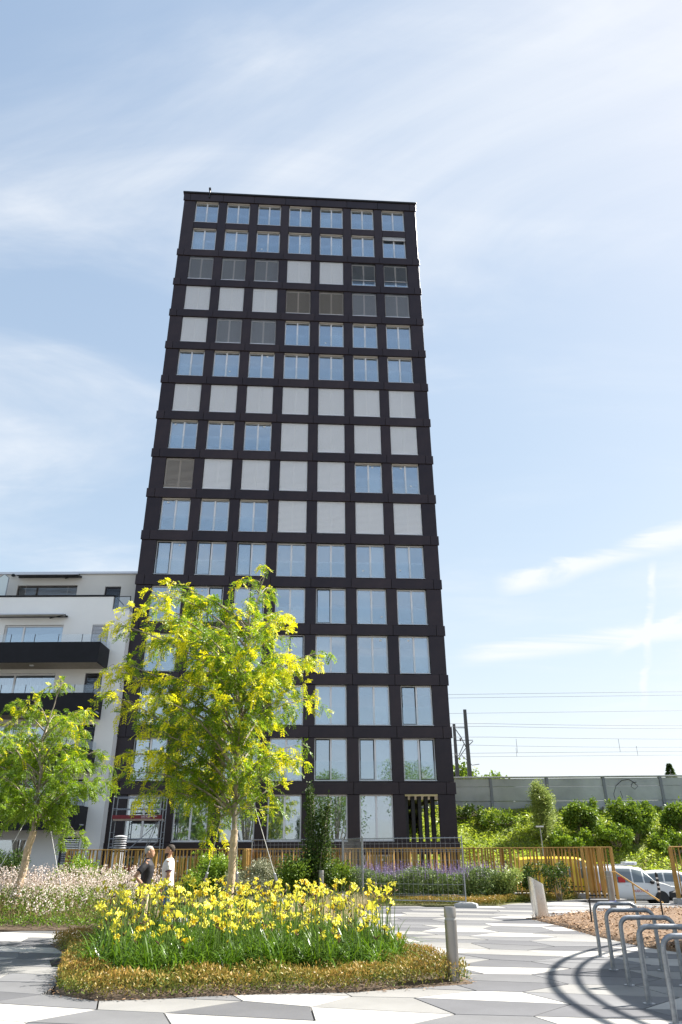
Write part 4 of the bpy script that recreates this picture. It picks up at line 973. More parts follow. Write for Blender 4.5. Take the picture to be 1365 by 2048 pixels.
def left_tree():
    Y0 = 20.6
    trunk = [(-8.45, Y0, 0), px(66, 1665, Y0), px(80, 1560, Y0), px(84, 1480, Y0), px(104, 1425, Y0), px(122, 1375, Y0), px(126, 1360, Y0)]
    rr = random.Random(12); tips = []
    outl = [(128, 1352), (105, 1362), (20, 1405), (62, 1393), (0, 1442), (-40, 1480), (160, 1418), (188, 1415), (170, 1455), (150, 1485), (200, 1502), (214, 1530), (216, 1565), (200, 1590), (-30, 1560), (0, 1600), (172, 1570), (-25, 1645), (20, 1650), (140, 1640), (168, 1688), (120, 1680), (-70, 1520), (-60, 1590)]
    for x, y in outl: tips.append(px(85+(x-85)*.92, 1510+(y-1510)*.94, Y0+rr.uniform(-.9, .9)))
    inn = [(60, 1440), (100, 1440), (130, 1440), (30, 1470), (80, 1490), (130, 1490), (160, 1520), (30, 1520), (70, 1540), (120, 1540), (-10, 1500), (20, 1570), (130, 1580), (60, 1600), (20, 1620), (100, 1610), (-30, 1610), (-20, 1540)]
    for x, y in inn:
        tips.append(px(x+rr.uniform(-12, 12), y+rr.uniform(-12, 12), Y0+rr.choice((-1, 1))*rr.uniform(.3, 1.9)))
        if rr.random() < .4: tips.append(px(x+rr.uniform(-15, 15), y+rr.uniform(-15, 15), Y0+rr.choice((-1, 1))*rr.uniform(.4, 1.9)))
    def yellow(p, t, r): return max(0, min(.8, (p[2]-3.4)*.22))*(1.0 if t > .5 else .3)*(1 if r.random() < .7 else .2)
    honey_locust('honey_locust_tree', 'green honey locust growing from the pink border before the white building', (-8.45, Y0, 0), trunk, .082, 2.1, tips, yellow, 32, .10)
left_tree()
def guy(label, a, b):
    o = thing('guy_wire', label, 'guy wire', tuple(b), 0, 'guy wires of the young trees'); a = Vector(a)-Vector(b)
    MB().tube([(0, 0, 0), tuple(a)], .008, 5).build('wire', mat('guy_rope', (.6, .6, .6), .6), o)
    c = a*.30; d = a.normalized()*.12; MB().tube([tuple(c-d), tuple(c-d*.9), tuple(c+d*.9), tuple(c+d)], [.012, .03, .03, .012], 8).build('turnbuckle', M_galv, o)
TL = 'guy wire of the tree in the lily bed, '
guy(TL+'anchored towards the two men', (-2.2, 15.85, 3.6), (-3.35, 18.2, .02)); guy(TL+'anchored behind its trunk', (-2.22, 15.85, 3.6), (-2.35, 18.0, .02)); guy(TL+'anchored towards the bollard behind the lilies', (-2.2, 15.85, 3.5), (-1.2, 18.6, .02))
guy('guy wire of the green tree, on its side away from the tower', (-8.15, 20.6, 3.1), (-8.75, 19.0, .02)); guy('guy wire of the green tree, on its side towards the tower', (-8.1, 20.6, 3.1), (-7.1, 20.9, .02))

# ------------------------------------------------------------------ shrubs and bushes
def bush(name, label, c, lobes, nleaf, L, W, lm, stems=8, group=None, cat='shrub', stem_r=.014, up=.15, rnd=None, fold=.15):
    """lobes: (dx, dy, z, rx, ry, rz); leaves fill the shells of the lobes, stems reach into them"""
    o = thing(name, label, cat, c, 0, group); bag = LeafBag(); vol = np.array([l[3]*l[4]+l[4]*l[5]+l[3]*l[5] for l in lobes]); cnt = (vol/vol.sum()*nleaf).astype(int)
    st = MB()
    for (dx, dy, z, rx, ry, rz_), n in zip(lobes, cnt):
        d = rand_dirs(n, .15); r = rng.random(n)**.45*(1+.18*np.sin(d[:, 0]*5+dx*3)*np.cos(d[:, 2]*6+dy*5))*rng.uniform(.68, 1.26, n)
        P = np.array([dx, dy, z])+d*np.array([rx, ry, rz_])*r[:, None]
        keep = P[:, 2] > .03; P, d = P[keep], d[keep]
        D = unit(d*.7+rng.normal(0, .55, P.shape)+np.array([0, 0, up]))
        bag.add(P, D, side_of(D), L*rng.uniform(.6, 1.25, len(P)), W*rng.uniform(.7, 1.2, len(P)), fold)
        for k in range(max(1, stems//len(lobes))):
            a = rng.normal(0, .08, 2); e = np.array([dx, dy, z])+rand_dirs(1, .8)[0]*np.array([rx, ry, rz_])*.75
            st.tube([(a[0], a[1], -.02), tuple(np.array([a[0]*.5+e[0]*.5, a[1]*.5+e[1]*.5, e[2]*.55])), tuple(e)], [stem_r, stem_r*.7, stem_r*.3], 5)
    st.build('trunk' if cat == 'tree' else 'stems', M_bark, o, True); bag.build('crown' if cat == 'tree' else 'foliage', lm, o); return o
L_bright = leafmat('leaf_bright', (.13, .24, .025), (.28, .40, .05), .35, (1.2, 1.1, .6))
L_mid = leafmat('leaf_mid', (.09, .17, .02), (.21, .31, .045), .35, (1.2, 1.1, .6))
L_dark = leafmat('leaf_dark', (.03, .065, .014), (.085, .14, .028), .25, (1.2, 1.1, .6), .5, .2)
L_grey = leafmat('leaf_grey', (.20, .22, .13), (.36, .36, .24), .25)
L_pale = leafmat('leaf_pale', (.22, .30, .07), (.36, .42, .12), .4)
def rlobes(n, sx, sy, h, r, seed):
    g = np.random.default_rng(seed); out = []
    for i in range(n):
        rr_ = r*g.uniform(.7, 1.2); out.append((g.uniform(-sx, sx), g.uniform(-sy, sy), g.uniform(.35*h, h-rr_*.7), rr_, rr_, rr_*g.uniform(.8, 1.1)))
    return out
bush('shrub', 'bright green shrub behind the trunk of the lily-bed tree', (-4.15, 26.3, 0), rlobes(7, .45, .5, 1.45, .42, 1), 5200, .09, .05, L_bright)
bush('shrub', 'grey-leaved shrub below the fence corner', (-3.2, 25.6, 0), rlobes(6, .45, .4, 1.15, .38, 2), 4200, .07, .035, L_grey)
bush('shrub', 'silvery shrub rising in front of the slat fence corner', (-2.7, 27.3, 0), rlobes(6, .4, .4, 1.5, .36, 3), 3600, .07, .035, L_grey)
bush('shrub', 'dense mid-green shrub beside the columnar bush', (-1.75, 26.4, 0), rlobes(8, .5, .5, 1.4, .45, 4), 6000, .09, .05, L_mid)
bush('shrub', 'low bright shrub behind the man in the white shirt', (-5.0, 26.0, 0), rlobes(5, .3, .3, 1.0, .3, 41), 2600, .08, .045, L_bright)
bush('shrub', 'leafy shrub by the ventilation pipe, behind the pink border', (-8.4, 27.0, 0), rlobes(8, 1.1, .5, 1.4, .45, 5), 5600, .09, .05, L_bright)
bush('shrub', 'dark shrub at the wall of the white building', (-12.2, 29.0, 0), rlobes(7, .7, .5, 1.6, .5, 6), 5000, .09, .05, L_dark)
bush('columnar_bush', 'tall narrow dark green columnar bush between the shrubs and mesh fence', (-.85, 26.6, 0),
     [(0, 0, .5, .52, .45, .55), (.1, 0, 1.1, .5, .42, .55), (-.12, 0, 1.7, .42, .4, .55), (.18, .05, 1.9, .36, .36, .6), (-.2, 0, 2.4, .26, .28, .55), (.22, 0, 2.5, .26, .26, .55), (-.26, 0, 3.0, .2, .2, .45), (.36, 0, 2.95, .10, .12, .4), (-.30, .05, 3.4, .15, .15, .35), (-.2, 0, 1.2, .45, .42, .5)], 8200, .085, .05, L_dark, 22, None, 'bush')
bush('columnar_bush', 'bright green leafy bush against the columnar bush, by the mesh fence', (-.2, 27.0, 0), rlobes(6, .25, .3, 1.35, .35, 7), 3400, .09, .05, L_mid, cat='bush')
bush('shrub', 'dark glossy shrub before the rear of the yellow van', (6.45, 27.2, 0), rlobes(8, .35, .3, 1.25, .26, 8), 1500, .085, .05, L_dark)
bush('shrub', 'dark glossy shrub beside the steel pedestal', (7.35, 27.3, 0), rlobes(8, .4, .3, 1.15, .25, 9), 1300, .085, .05, L_dark)
bush('shrub', 'yellow-green leafy shrub at the end of the purple border', (5.55, 26.9, 0), rlobes(6, .35, .35, 1.0, .32, 10), 3000, .09, .05, L_pale)
# embankment bushes
def ebush(label, x, y, lobes, n, L, W, lm):
    g = np.random.default_rng(int(x*10)); top = max(l[2]+l[5]*.6 for l in lobes); wid = max(abs(l[0])+l[3]*.5 for l in lobes)
    lobes = list(lobes)+[(g.uniform(-wid, wid), g.uniform(-.5, .5), top*g.uniform(.6, 1.05), g.uniform(.12, .3), .2, g.uniform(.35, .7)) for _ in range(10)]
    bush('bush', label, (x, y, float(emb_z(np.array(x), np.array(y)))-.1), lobes, n, L, W, lm, 10, None, 'bush', .03)
def sl(n, sx, h, r, seed): return rlobes(n+9, sx*1.15, sx*.8, h*1.05, r*.66, seed)
ebush('tall feathery light green bush before the concrete wall', 13.6, 52.6, [(0, 0, 1.0, 1.0, .9, 1.0), (.1, 0, 2.0, .85, .8, .9), (-.1, 0, 2.9, .6, .6, .8), (.3, 0, 2.5, .6, .6, .7)], 9000, .20, .05, L_pale)
ebush('round bush on the embankment beside the feathery one', 16.1, 52.4, sl(8, .85, 2.2, .75, 21), 7000, .2, .12, L_mid)
ebush('big dark bush under the sprayed outline on the wall', 19.6, 52.2, sl(10, .95, 2.7, .85, 22), 8500, .2, .12, L_mid)
ebush('bush on the embankment above the white estate car', 23.2, 52.4, sl(9, .95, 2.3, .8, 23), 7000, .2, .12, L_mid)
ebush('bush beyond the car park, at the far end of the embankment row', 27.0, 52.0, sl(9, 1.4, 2.8, .95, 24), 6500, .2, .12, L_mid)
ebush('low bramble bush at the foot of the feathery bush', 14.9, 51.0, sl(8, 1.0, 1.2, .5, 25), 5000, .18, .09, L_bright)
ebush('low bramble bush between the round bush and the big dark one', 17.9, 51.2, sl(8, 1.0, 1.3, .5, 26), 5000, .18, .09, L_bright)
ebush('low bush at the wall foot near the tower', 11.2, 54.0, sl(7, 1.3, .6, .3, 27), 3000, .18, .09, L_mid)
ebush('low dark bush right beside the tower corner', 8.6, 55.0, sl(6, 1.2, .5, .28, 28), 2400, .18, .09, L_dark)
ebush('low bramble between the big dark bush and the bush above the car', 21.5, 51.0, sl(7, 1.0, 1.2, .5, 29), 4200, .18, .09, L_bright)
# trees beyond the railway
bush('tree', 'round green tree behind the near catenary mast', (14.3, 92, 4.3), [(0, 0, 4.6, 2.0, 2.0, 2.0), (1.0, 0, 3.6, 1.8, 1.8, 1.8), (-1.4, 0, 3.8, 1.8, 1.8, 1.8), (0, 0, 2.2, 2.0, 2, 1.8)], 7000, .42, .3, L_mid, 10, 'trees beyond the railway', 'tree', .1)
bush('tree', 'low green tree to the side of the near catenary mast', (18.4, 93, 4.3), [(0, 0, 3.9, 1.9, 1.8, 1.5), (1.4, 0, 3.2, 1.4, 1.6, 1.3), (-1.5, 0, 3.4, 1.5, 1.6, 1.4), (0, 0, 2, 2, 2, 1.8)], 7000, .42, .3, L_mid, 10, 'trees beyond the railway', 'tree', .1)
bush('tree', 'small treetop just showing over the wall above the feathery bush', (23.6, 95, 4.3), [(0, 0, 2.6, 1.6, 1.6, 1.2), (1.2, 0, 2.5, 1.0, 1.0, .9)], 3500, .42, .3, L_dark, 6, 'trees beyond the railway', 'tree', .1)
def fir():
    o = thing('fir_tree', 'dark fir tree top showing above the concrete wall', 'tree', (47.9, 110, 4.3)); H = 8.4; bag = LeafBag()
    MB().tube([(0, 0, -.2), (0, 0, H)], [.22, .02], 8).build('trunk', M_bark, o)
    n = 5200; t = rng.random(n)**.7; z = 1.0+t*(H-1.0); layer = (z*1.6) % 1; r = (1-t)*3.3*(.55+.45*(1-layer))*rng.random(n)**.4+.05; a = rng.random(n)*2*math.pi
    P = np.stack([r*np.cos(a), r*np.sin(a), z-.18*r], 1); D = unit(np.stack([np.cos(a), np.sin(a), -.25+rng.normal(0, .25, n)], 1)); bag.add(P, D, side_of(D), .34, .10, .1); bag.build('crown', L_dark, o)
fir()
# weeds and grass on the embankment
def weeds():
    n = 52000; x = rng.uniform(4, 36, n); y = 46.6+rng.random(n)*9.6; z = emb_z(x, y); cl = np.sin(x*1.3+y*.7)*np.sin(x*.6-y*1.9)+np.sin(x*3.1)*np.cos(y*2.7)*.6
    h = .22+.18*np.clip(cl, -1, 1.4); P = np.stack([x, y, z-.02+rng.random(n)*np.maximum(h, .05)], 1); D = rand_dirs(n, .3); D[:, 2] *= .55; D = unit(D); b = LeafBag(); b.add(P, D, unit(np.cross(D, np.array([0, 0, 1.])+rng.normal(0, .5, D.shape))), .24*rng.uniform(.6, 1.4, n), .085*rng.uniform(.6, 1.4, n), .2, np.clip(.5+.28*cl+rng.normal(0, .2, n), 0, 1))
    o = b.build('embankment_weeds', leafmat('weed_green', (.20, .31, .03), (.46, .56, .09), .45, (1.2, 1.1, .6))); tag(o, 'rough green weeds and grass covering the embankment', 'weeds', kind='stuff')
    n = 2500; x = rng.uniform(8, 30, n); y = 47+rng.random(n)**2*3; P = np.stack([x, y, emb_z(x, y)], 1); D = rand_dirs(n, 2.0); b = LeafBag(); b.add(P, D, side_of(D), .5*rng.uniform(.6, 1.3, n), .03, .1)
    o = b.build('dry_grass', leafmat('dry_straw', (.34, .27, .13), (.5, .42, .22), .3)); tag(o, 'dry straw-coloured grass at the foot of the embankment', 'grass', kind='stuff')
weeds()
# ------------------------------------------------------------------ borders
def pts_in(poly, n, margin=1.0):
    P = np.array(poly); lo, hi = P.min(0), P.max(0); out = []
    pl = shrink(poly, margin)
    while len(out) < n:
        q = rng.uniform(lo, hi, (n, 2)); out += [p for p in q if inside(pl, p[0], p[1])]
    return np.array(out[:n])
def blades(xy, z0, h, w, lean, lm, name, label, cat, bag=None, seg=4, rnd=None, droop=.5):
    n = len(xy); a = rng.random(n)*2*math.pi; out = np.stack([np.cos(a), np.sin(a), np.zeros(n)], 1); hh = h*rng.uniform(.6, 1.2, n); le = lean*rng.uniform(.3, 1.3, n)
    C = []
    for i in range(seg+1):
        t = i/seg; C.append(np.stack([xy[:, 0], xy[:, 1], np.full(n, z0)], 1)+out*(le*hh*t**1.6)[:, None]+np.array([0, 0, 1.])*(hh*(t-droop*t**2.6*np.clip(le, 0, 1.2)))[:, None])
    C = np.stack(C, 1); S = np.stack([-np.sin(a), np.cos(a), np.zeros(n)], 1); W = [w*(1-.85*(i/seg)**2) for i in range(seg+1)]
    b = bag or LeafBag(); b.ribbon(C, S, W, rnd if rnd is not None else rng.random(n)); return b
LILY = [(-3.6, 11.75), (-3.0, 11.2), (-2.2, 11.1), (-1.2, 11.25), (-.3, 11.4), (.5, 11.8), (.95, 12.5), (.9, 13.6), (.6, 14.6), (0, 15.6), (-1.2, 16.2), (-3.0, 16.2), (-4.3, 15.6), (-4.35, 14.4), (-3.8, 13.0)]
def lilies():
    o = thing('daylily_bed', 'clump of yellow daylilies around the tree in the paved flower bed', 'flowers', (0, 0, .03))
    cc = pts_in(LILY, 330); xy = cc[rng.integers(0, 330, 7600)]+rng.normal(0, .045, (7600, 2)); b = blades(xy, 0, .68, .026, .95, None, '', '', '', seg=6, droop=.72)
    q = b.build('leaves', leafmat('lily_leaf', (.035, .095, .008), (.14, .25, .025), .36, (1.2, 1.15, .5), .35), o); q['kind'] = 'stuff'
    # scapes
    ns = 720; xs = pts_in(LILY, ns); hs = rng.uniform(.42, 1.10, ns); tilt = rng.normal(0, .10, (ns, 2)); sc = MB()
    tips = np.stack([xs[:, 0]+tilt[:, 0]*hs, xs[:, 1]+tilt[:, 1]*hs, hs], 1)
    for p, t in zip(xs, tips): sc.tube([(p[0], p[1], 0), ((p[0]*.6+t[0]*.4), (p[1]*.6+t[1]*.4), t[2]*.5), tuple(t)], [.006, .005, .004], 4, caps=False)
    q = sc.build('stems', leafmat('scape', (.10, .17, .03), (.10, .17, .03), .1), o); q['kind'] = 'stuff'
    # flowers: six recurved petals
    def flower(seed, openness):
        r = random.Random(seed); b_ = MB()
        for k in range(6):
            a = 2*math.pi*k/6+r.uniform(-.12, .12); w = (.034 if k % 2 else .026)*r.uniform(.9, 1.15); c, s = math.cos(a), math.sin(a); pr_ = [(.006, 0, .3), (.03*openness, .045, .85), (.062*openness, .070, 1.0), (.085*openness, .062-.012*openness, .45)]
            vs = []
            for rad, z, ww in pr_: vs += [(c*rad-s*w*ww*.62, s*rad+c*w*ww*.62, z+.006), (c*rad, s*rad, z-.004), (c*rad+s*w*ww*.62, s*rad-c*w*ww*.62, z+.006)]
            fs = []
            for i in range(3): fs += [(3*i, 3*i+3, 3*i+4, 3*i+1), (3*i+1, 3*i+4, 3*i+5, 3*i+2)]
            b_.add(vs, fs)
        return b_.mesh('flower', M_petal, True)
    M_petal = leafmat('petal_yellow', (.86, .80, .10), (.86, .80, .10), .35, (1, .97, .7), .5); M_petal2 = leafmat('petal_amber', (.78, .58, .03), (.78, .58, .03), .3, (1, .95, .6), .5)
    var = [flower(i, op) for i, op in enumerate((1.0, 1.15, .85, .65))]
    var2 = [m.copy() for m in var[2:]]
    for m in var2: m.materials.clear(); m.materials.append(M_petal2)
    fl = 0; more = MB(); buds = MB(); dead = MB(); rr = random.Random(9)
    order = sorted(range(ns), key=lambda i: xs[i][1]); 
    for i in range(ns):
        t = tips[i]; 
        if fl < 295 and rr.random() < .72:
            me_ = rr.choice(var2) if rr.random() < .28 else rr.choice(var); f = link('flower', me_, o, tuple(t)); s = rr.uniform(.58, 1.05); f.scale = (s, s, s); f.rotation_euler = (R(rr.uniform(15, 75)), 0, rr.uniform(0, 6.28)); fl += 1
        elif rr.random() < .22:
            me_ = rr.choice(var); s = rr.uniform(.55, .95); mt_ = Matrix.Translation(tuple(t)) @ Matrix.Rotation(rr.uniform(0, 6.28), 4, 'Z') @ Matrix.Rotation(R(rr.uniform(15, 75)), 4, 'X') @ Matrix.Scale(s, 4)
            more.add([tuple(mt_ @ v.co) for v in me_.vertices], [tuple(p.vertices) for p in me_.polygons])
        for k in range(rr.randint(1, 3)):
            d = Vector((rr.uniform(-1, 1), rr.uniform(-1, 1), rr.uniform(.3, 1.2))).normalized(); p = Vector(t)-Vector((0, 0, rr.uniform(0, .08)))
            (dead if rr.random() < .45 else buds).tube([p, p+d*.03, p+d*.06, p+d*.075], [.003, .010, .009, .002], 5)
    q = buds.build('buds', M_petal, o); q['kind'] = 'stuff'; q = dead.build('withered_heads', mat('withered_brown', (.10, .05, .025), .8), o); q['kind'] = 'stuff'
    q = more.build('smaller_flowers', M_petal, o, True); q['kind'] = 'stuff'
lilies()
def groundcover(name, label, poly, avoid, n, h, cols, L=.05, seed=0):
    xy = pts_in(poly, n)
    if avoid: xy = np.array([p for p in xy if not inside(avoid, p[0], p[1])])
    m = len(xy); bumps = .5+.5*np.sin(xy[:, 0]*4.1+seed)*np.sin(xy[:, 1]*4.7+xy[:, 0]*1.3)
    hh = h*(.62+.45*bumps); t = rng.random(m)**.72; P = np.stack([xy[:, 0], xy[:, 1], .01+hh*t], 1); D = rand_dirs(m, 1.1)
    b = LeafBag(); b.add(P, D, side_of(D), L*rng.uniform(.6, 1.4, m), L*.34, 0, np.clip(t*.6+.2*bumps+.28*np.sin(xy[:, 0]*2.3+1)*np.sin(xy[:, 1]*3.1+xy[:, 0]*1.7)+rng.normal(0, .22, m)-.02, 0, 1))
    o = b.build(name, leafmat(name+'_leaf', *cols, .25)); tag(o, label, 'ground cover', kind='stuff')
groundcover('low_thyme', 'low brown and green ground cover edging the lily bed', shrink(BED_LILY, 1.0), shrink(LILY, .95), 110000, .27, ((.13, .19, .025), (.42, .25, .06)), .05)
groundcover('low_thyme', 'low brownish ground cover along the foot of the purple border', [(.9, 25.7), (4.9, 25.4), (5.3, 26.1), (5.0, 26.5), (.8, 26.4)], None, 12000, .24, ((.14, .18, .03), (.38, .25, .07)), .06)
groundcover('low_thyme', 'low brownish ground cover between the steel pedestal and the shrubs', [(5.2, 26.15), (8.35, 28.3), (8.0, 28.5), (5.6, 27.0), (5.0, 26.6)], None, 9000, .26, ((.14, .18, .03), (.38, .25, .07)), .06)
def gaura():
    o = thing('gaura_border', 'border of pale pink flowering gaura along the paving', 'flowers', (0, 0, .02)); G = [(-15.5, 18.9), (-7.76, 18.75), (-5.7, 18.65), (-4.9, 19.4), (-5.1, 22), (-5.3, 23.6), (-15.5, 24)]
    n = 36000; xy = pts_in(G, n); t = rng.random(n)**.8; ed = np.clip((xy[:, 1]-18.6)/1.3, .25, 1); P = np.stack([xy[:, 0], xy[:, 1], .03+t*.72*ed], 1); D = rand_dirs(n, .8); b = LeafBag(); b.add(P, D, side_of(D), .085*rng.uniform(.6, 1.3, n), .028, .1); q = b.build('foliage', leafmat('gaura_leaf', (.06, .13, .012), (.20, .32, .035), .35, (1.2, 1.1, .6)), o); q['kind'] = 'stuff'
    ns = 5200; xs = pts_in(G, ns); ed = np.clip((xs[:, 1]-18.5)/1.6, .35, 1); h = rng.uniform(.75, 1.28, ns)*ed; ln = rng.normal(0, .22, (ns, 2)); B = np.stack([xs[:, 0], xs[:, 1], np.full(ns, .2)], 1); T = np.stack([xs[:, 0]+ln[:, 0]*h, xs[:, 1]+ln[:, 1]*h, h], 1)
    C = np.stack([B, B*.55+T*.45+np.array([0, 0, .05]), T], 1); b = LeafBag(); a = rng.random(ns)*6.28; b.ribbon(C, np.stack([np.cos(a), np.sin(a), 0*a], 1), [.006, .005, .003]); q = b.build('stems', leafmat('gaura_stem', (.22, .12, .07), (.32, .24, .12), .1), o); q['kind'] = 'stuff'
    b = LeafBag()
    for k in range(4):
        s = 1-rng.random(ns)*.5; P = B+(T-B)*s[:, None]+rng.normal(0, .018, (ns, 3)); P = P[xs[:, 1] > 19.35+.3*np.sin(xs[:, 0]*2)]; nn = len(P)
        for j in range(2): D = rand_dirs(nn, .2); b.add(P, D, side_of(D), .034*rng.uniform(.7, 1.3, nn), .026)
    q = b.build('blossom', leafmat('gaura_petal', (.80, .64, .60), (.86, .80, .76), .3), o); q['kind'] = 'stuff'
gaura()
def salvia():
    o = thing('salvia_border', 'border of purple-spiked sage behind the mesh fence', 'flowers', (0, 0, .02)); S = [(.3, 26.6), (3.9, 26.3), (5.3, 26.7), (5.9, 27.4), (5.9, 28.6), (.3, 29.2)]
    n = 26000; xy = pts_in(S, n); t = rng.random(n)**.7; P = np.stack([xy[:, 0], xy[:, 1], .03+t*(.86+.12*np.sin(xy[:, 0]*3))], 1); D = rand_dirs(n, .5); b = LeafBag(); b.add(P, D, side_of(D), .10*rng.uniform(.6, 1.3, n), .045, .15); q = b.build('foliage', leafmat('sage_leaf', (.07, .12, .03), (.20, .27, .08), .3), o); q['kind'] = 'stuff'
    ns = 520; xs = pts_in(S, ns); h = rng.uniform(.85, 1.22, ns); ln = rng.normal(0, .07, (ns, 2)); B = np.stack([xs[:, 0], xs[:, 1], np.full(ns, .4)], 1); T = np.stack([xs[:, 0]+ln[:, 0], xs[:, 1]+ln[:, 1], h], 1); b = LeafBag(); C = np.stack([B, B*.5+T*.5, T], 1); a = rng.random(ns)*6.28; b.ribbon(C, np.stack([np.cos(a), np.sin(a), 0*a], 1), [.008, .007, .004]); q = b.build('stems', leafmat('sage_stem', (.12, .15, .05), (.2, .2, .1), .1), o); q['kind'] = 'stuff'
    b = LeafBag()
    for k in range(12):
        s = .52+.48*k/11; P = B+(T-B)*s; 
        for j in range(2): D = rand_dirs(ns, .4); b.add(P, D, side_of(D), .028, .02)
    q = b.build('blossom', leafmat('sage_purple', (.20, .12, .36), (.38, .28, .54), .25), o); q['kind'] = 'stuff'
salvia()
def lawn():
    G = [(-5.0, 24.2), (-3.2, 19.8), (-.9, 20.0), (.1, 24.0), (.7, 25.5), (-1, 26), (-4.5, 25.6)]
    xy = pts_in(G, 16000); b = blades(xy, .03, .13, .012, .5, None, '', '', '', seg=2); o = b.build('lawn_grass', leafmat('lawn_green', (.10, .22, .02), (.20, .34, .04), .35)); tag(o, 'short green grass between the lilies and shrubs', 'grass', kind='stuff')
    G2 = [(-2.6, 18.2), (.2, 18.4), (.9, 25.4), (-.3, 25.6), (-1.5, 22)]
    xy = pts_in(G2, 5000); b = blades(xy, .03, .45, .008, .5, None, '', '', '', seg=3); o = b.build('dry_grass', leafmat('dry_straw', (.34, .27, .13), (.5, .42, .22), .3)); tag(o, 'pale dry grass standing behind the lilies', 'grass', kind='stuff')
lawn()
def chips():
    n = 26000; xy = pts_in(BED_CHIPS, n); k = xy[:, 0] < 12.5; xy = xy[k]; n = len(xy); cx = sum(p[0] for p in BED_CHIPS)/len(BED_CHIPS)
    P = np.stack([xy[:, 0], xy[:, 1], .028+.055*rng.random(n)], 1); a = rng.random(n)*6.28; D = unit(np.stack([np.cos(a), np.sin(a), rng.normal(0, .35, n)], 1)); S = unit(np.cross(D, np.array([0, 0, 1.])+rng.normal(0, .4, D.shape)))
    b = LeafBag(); b.add(P, D, S, .075*rng.uniform(.5, 1.5, n), .034*rng.uniform(.6, 1.4, n)); o = b.build('wood_chips', leafmat('chip_wood', (.13, .07, .035), (.42, .28, .17), .05, None, .8, .2)); tag(o, 'brown wood chips spread beside the bike hoops', 'wood chips', kind='stuff')
    # strays on the paving along the edges
    b = LeafBag(); rr = np.random.default_rng(3)
    for poly, n in ((BED_LILY, 500), (BED_CHIPS, 700)):
        q = []
        while len(q) < n:
            i = rr.integers(len(poly)); p0, p1 = poly[i], poly[(i+1) % len(poly)]; t = rr.random(); q.append((p0[0]+(p1[0]-p0[0])*t+rr.normal(0, .07), p0[1]+(p1[1]-p0[1])*t+rr.normal(0, .07), .016))
        P = np.array(q); a = rng.random(n)*6.28; D = np.stack([np.cos(a), np.sin(a), np.zeros(n)], 1); S = np.stack([-np.sin(a), np.cos(a), np.full(n, .2)], 1); b.add(P, D, S, .05*rng.uniform(.4, 1.5, n), .022)
    o = b.build('stray_chips', leafmat('chip_wood', (0, 0, 0), (0, 0, 0))); tag(o, 'stray wood chips scattered along the bed edges', 'wood chips', kind='stuff')
chips()

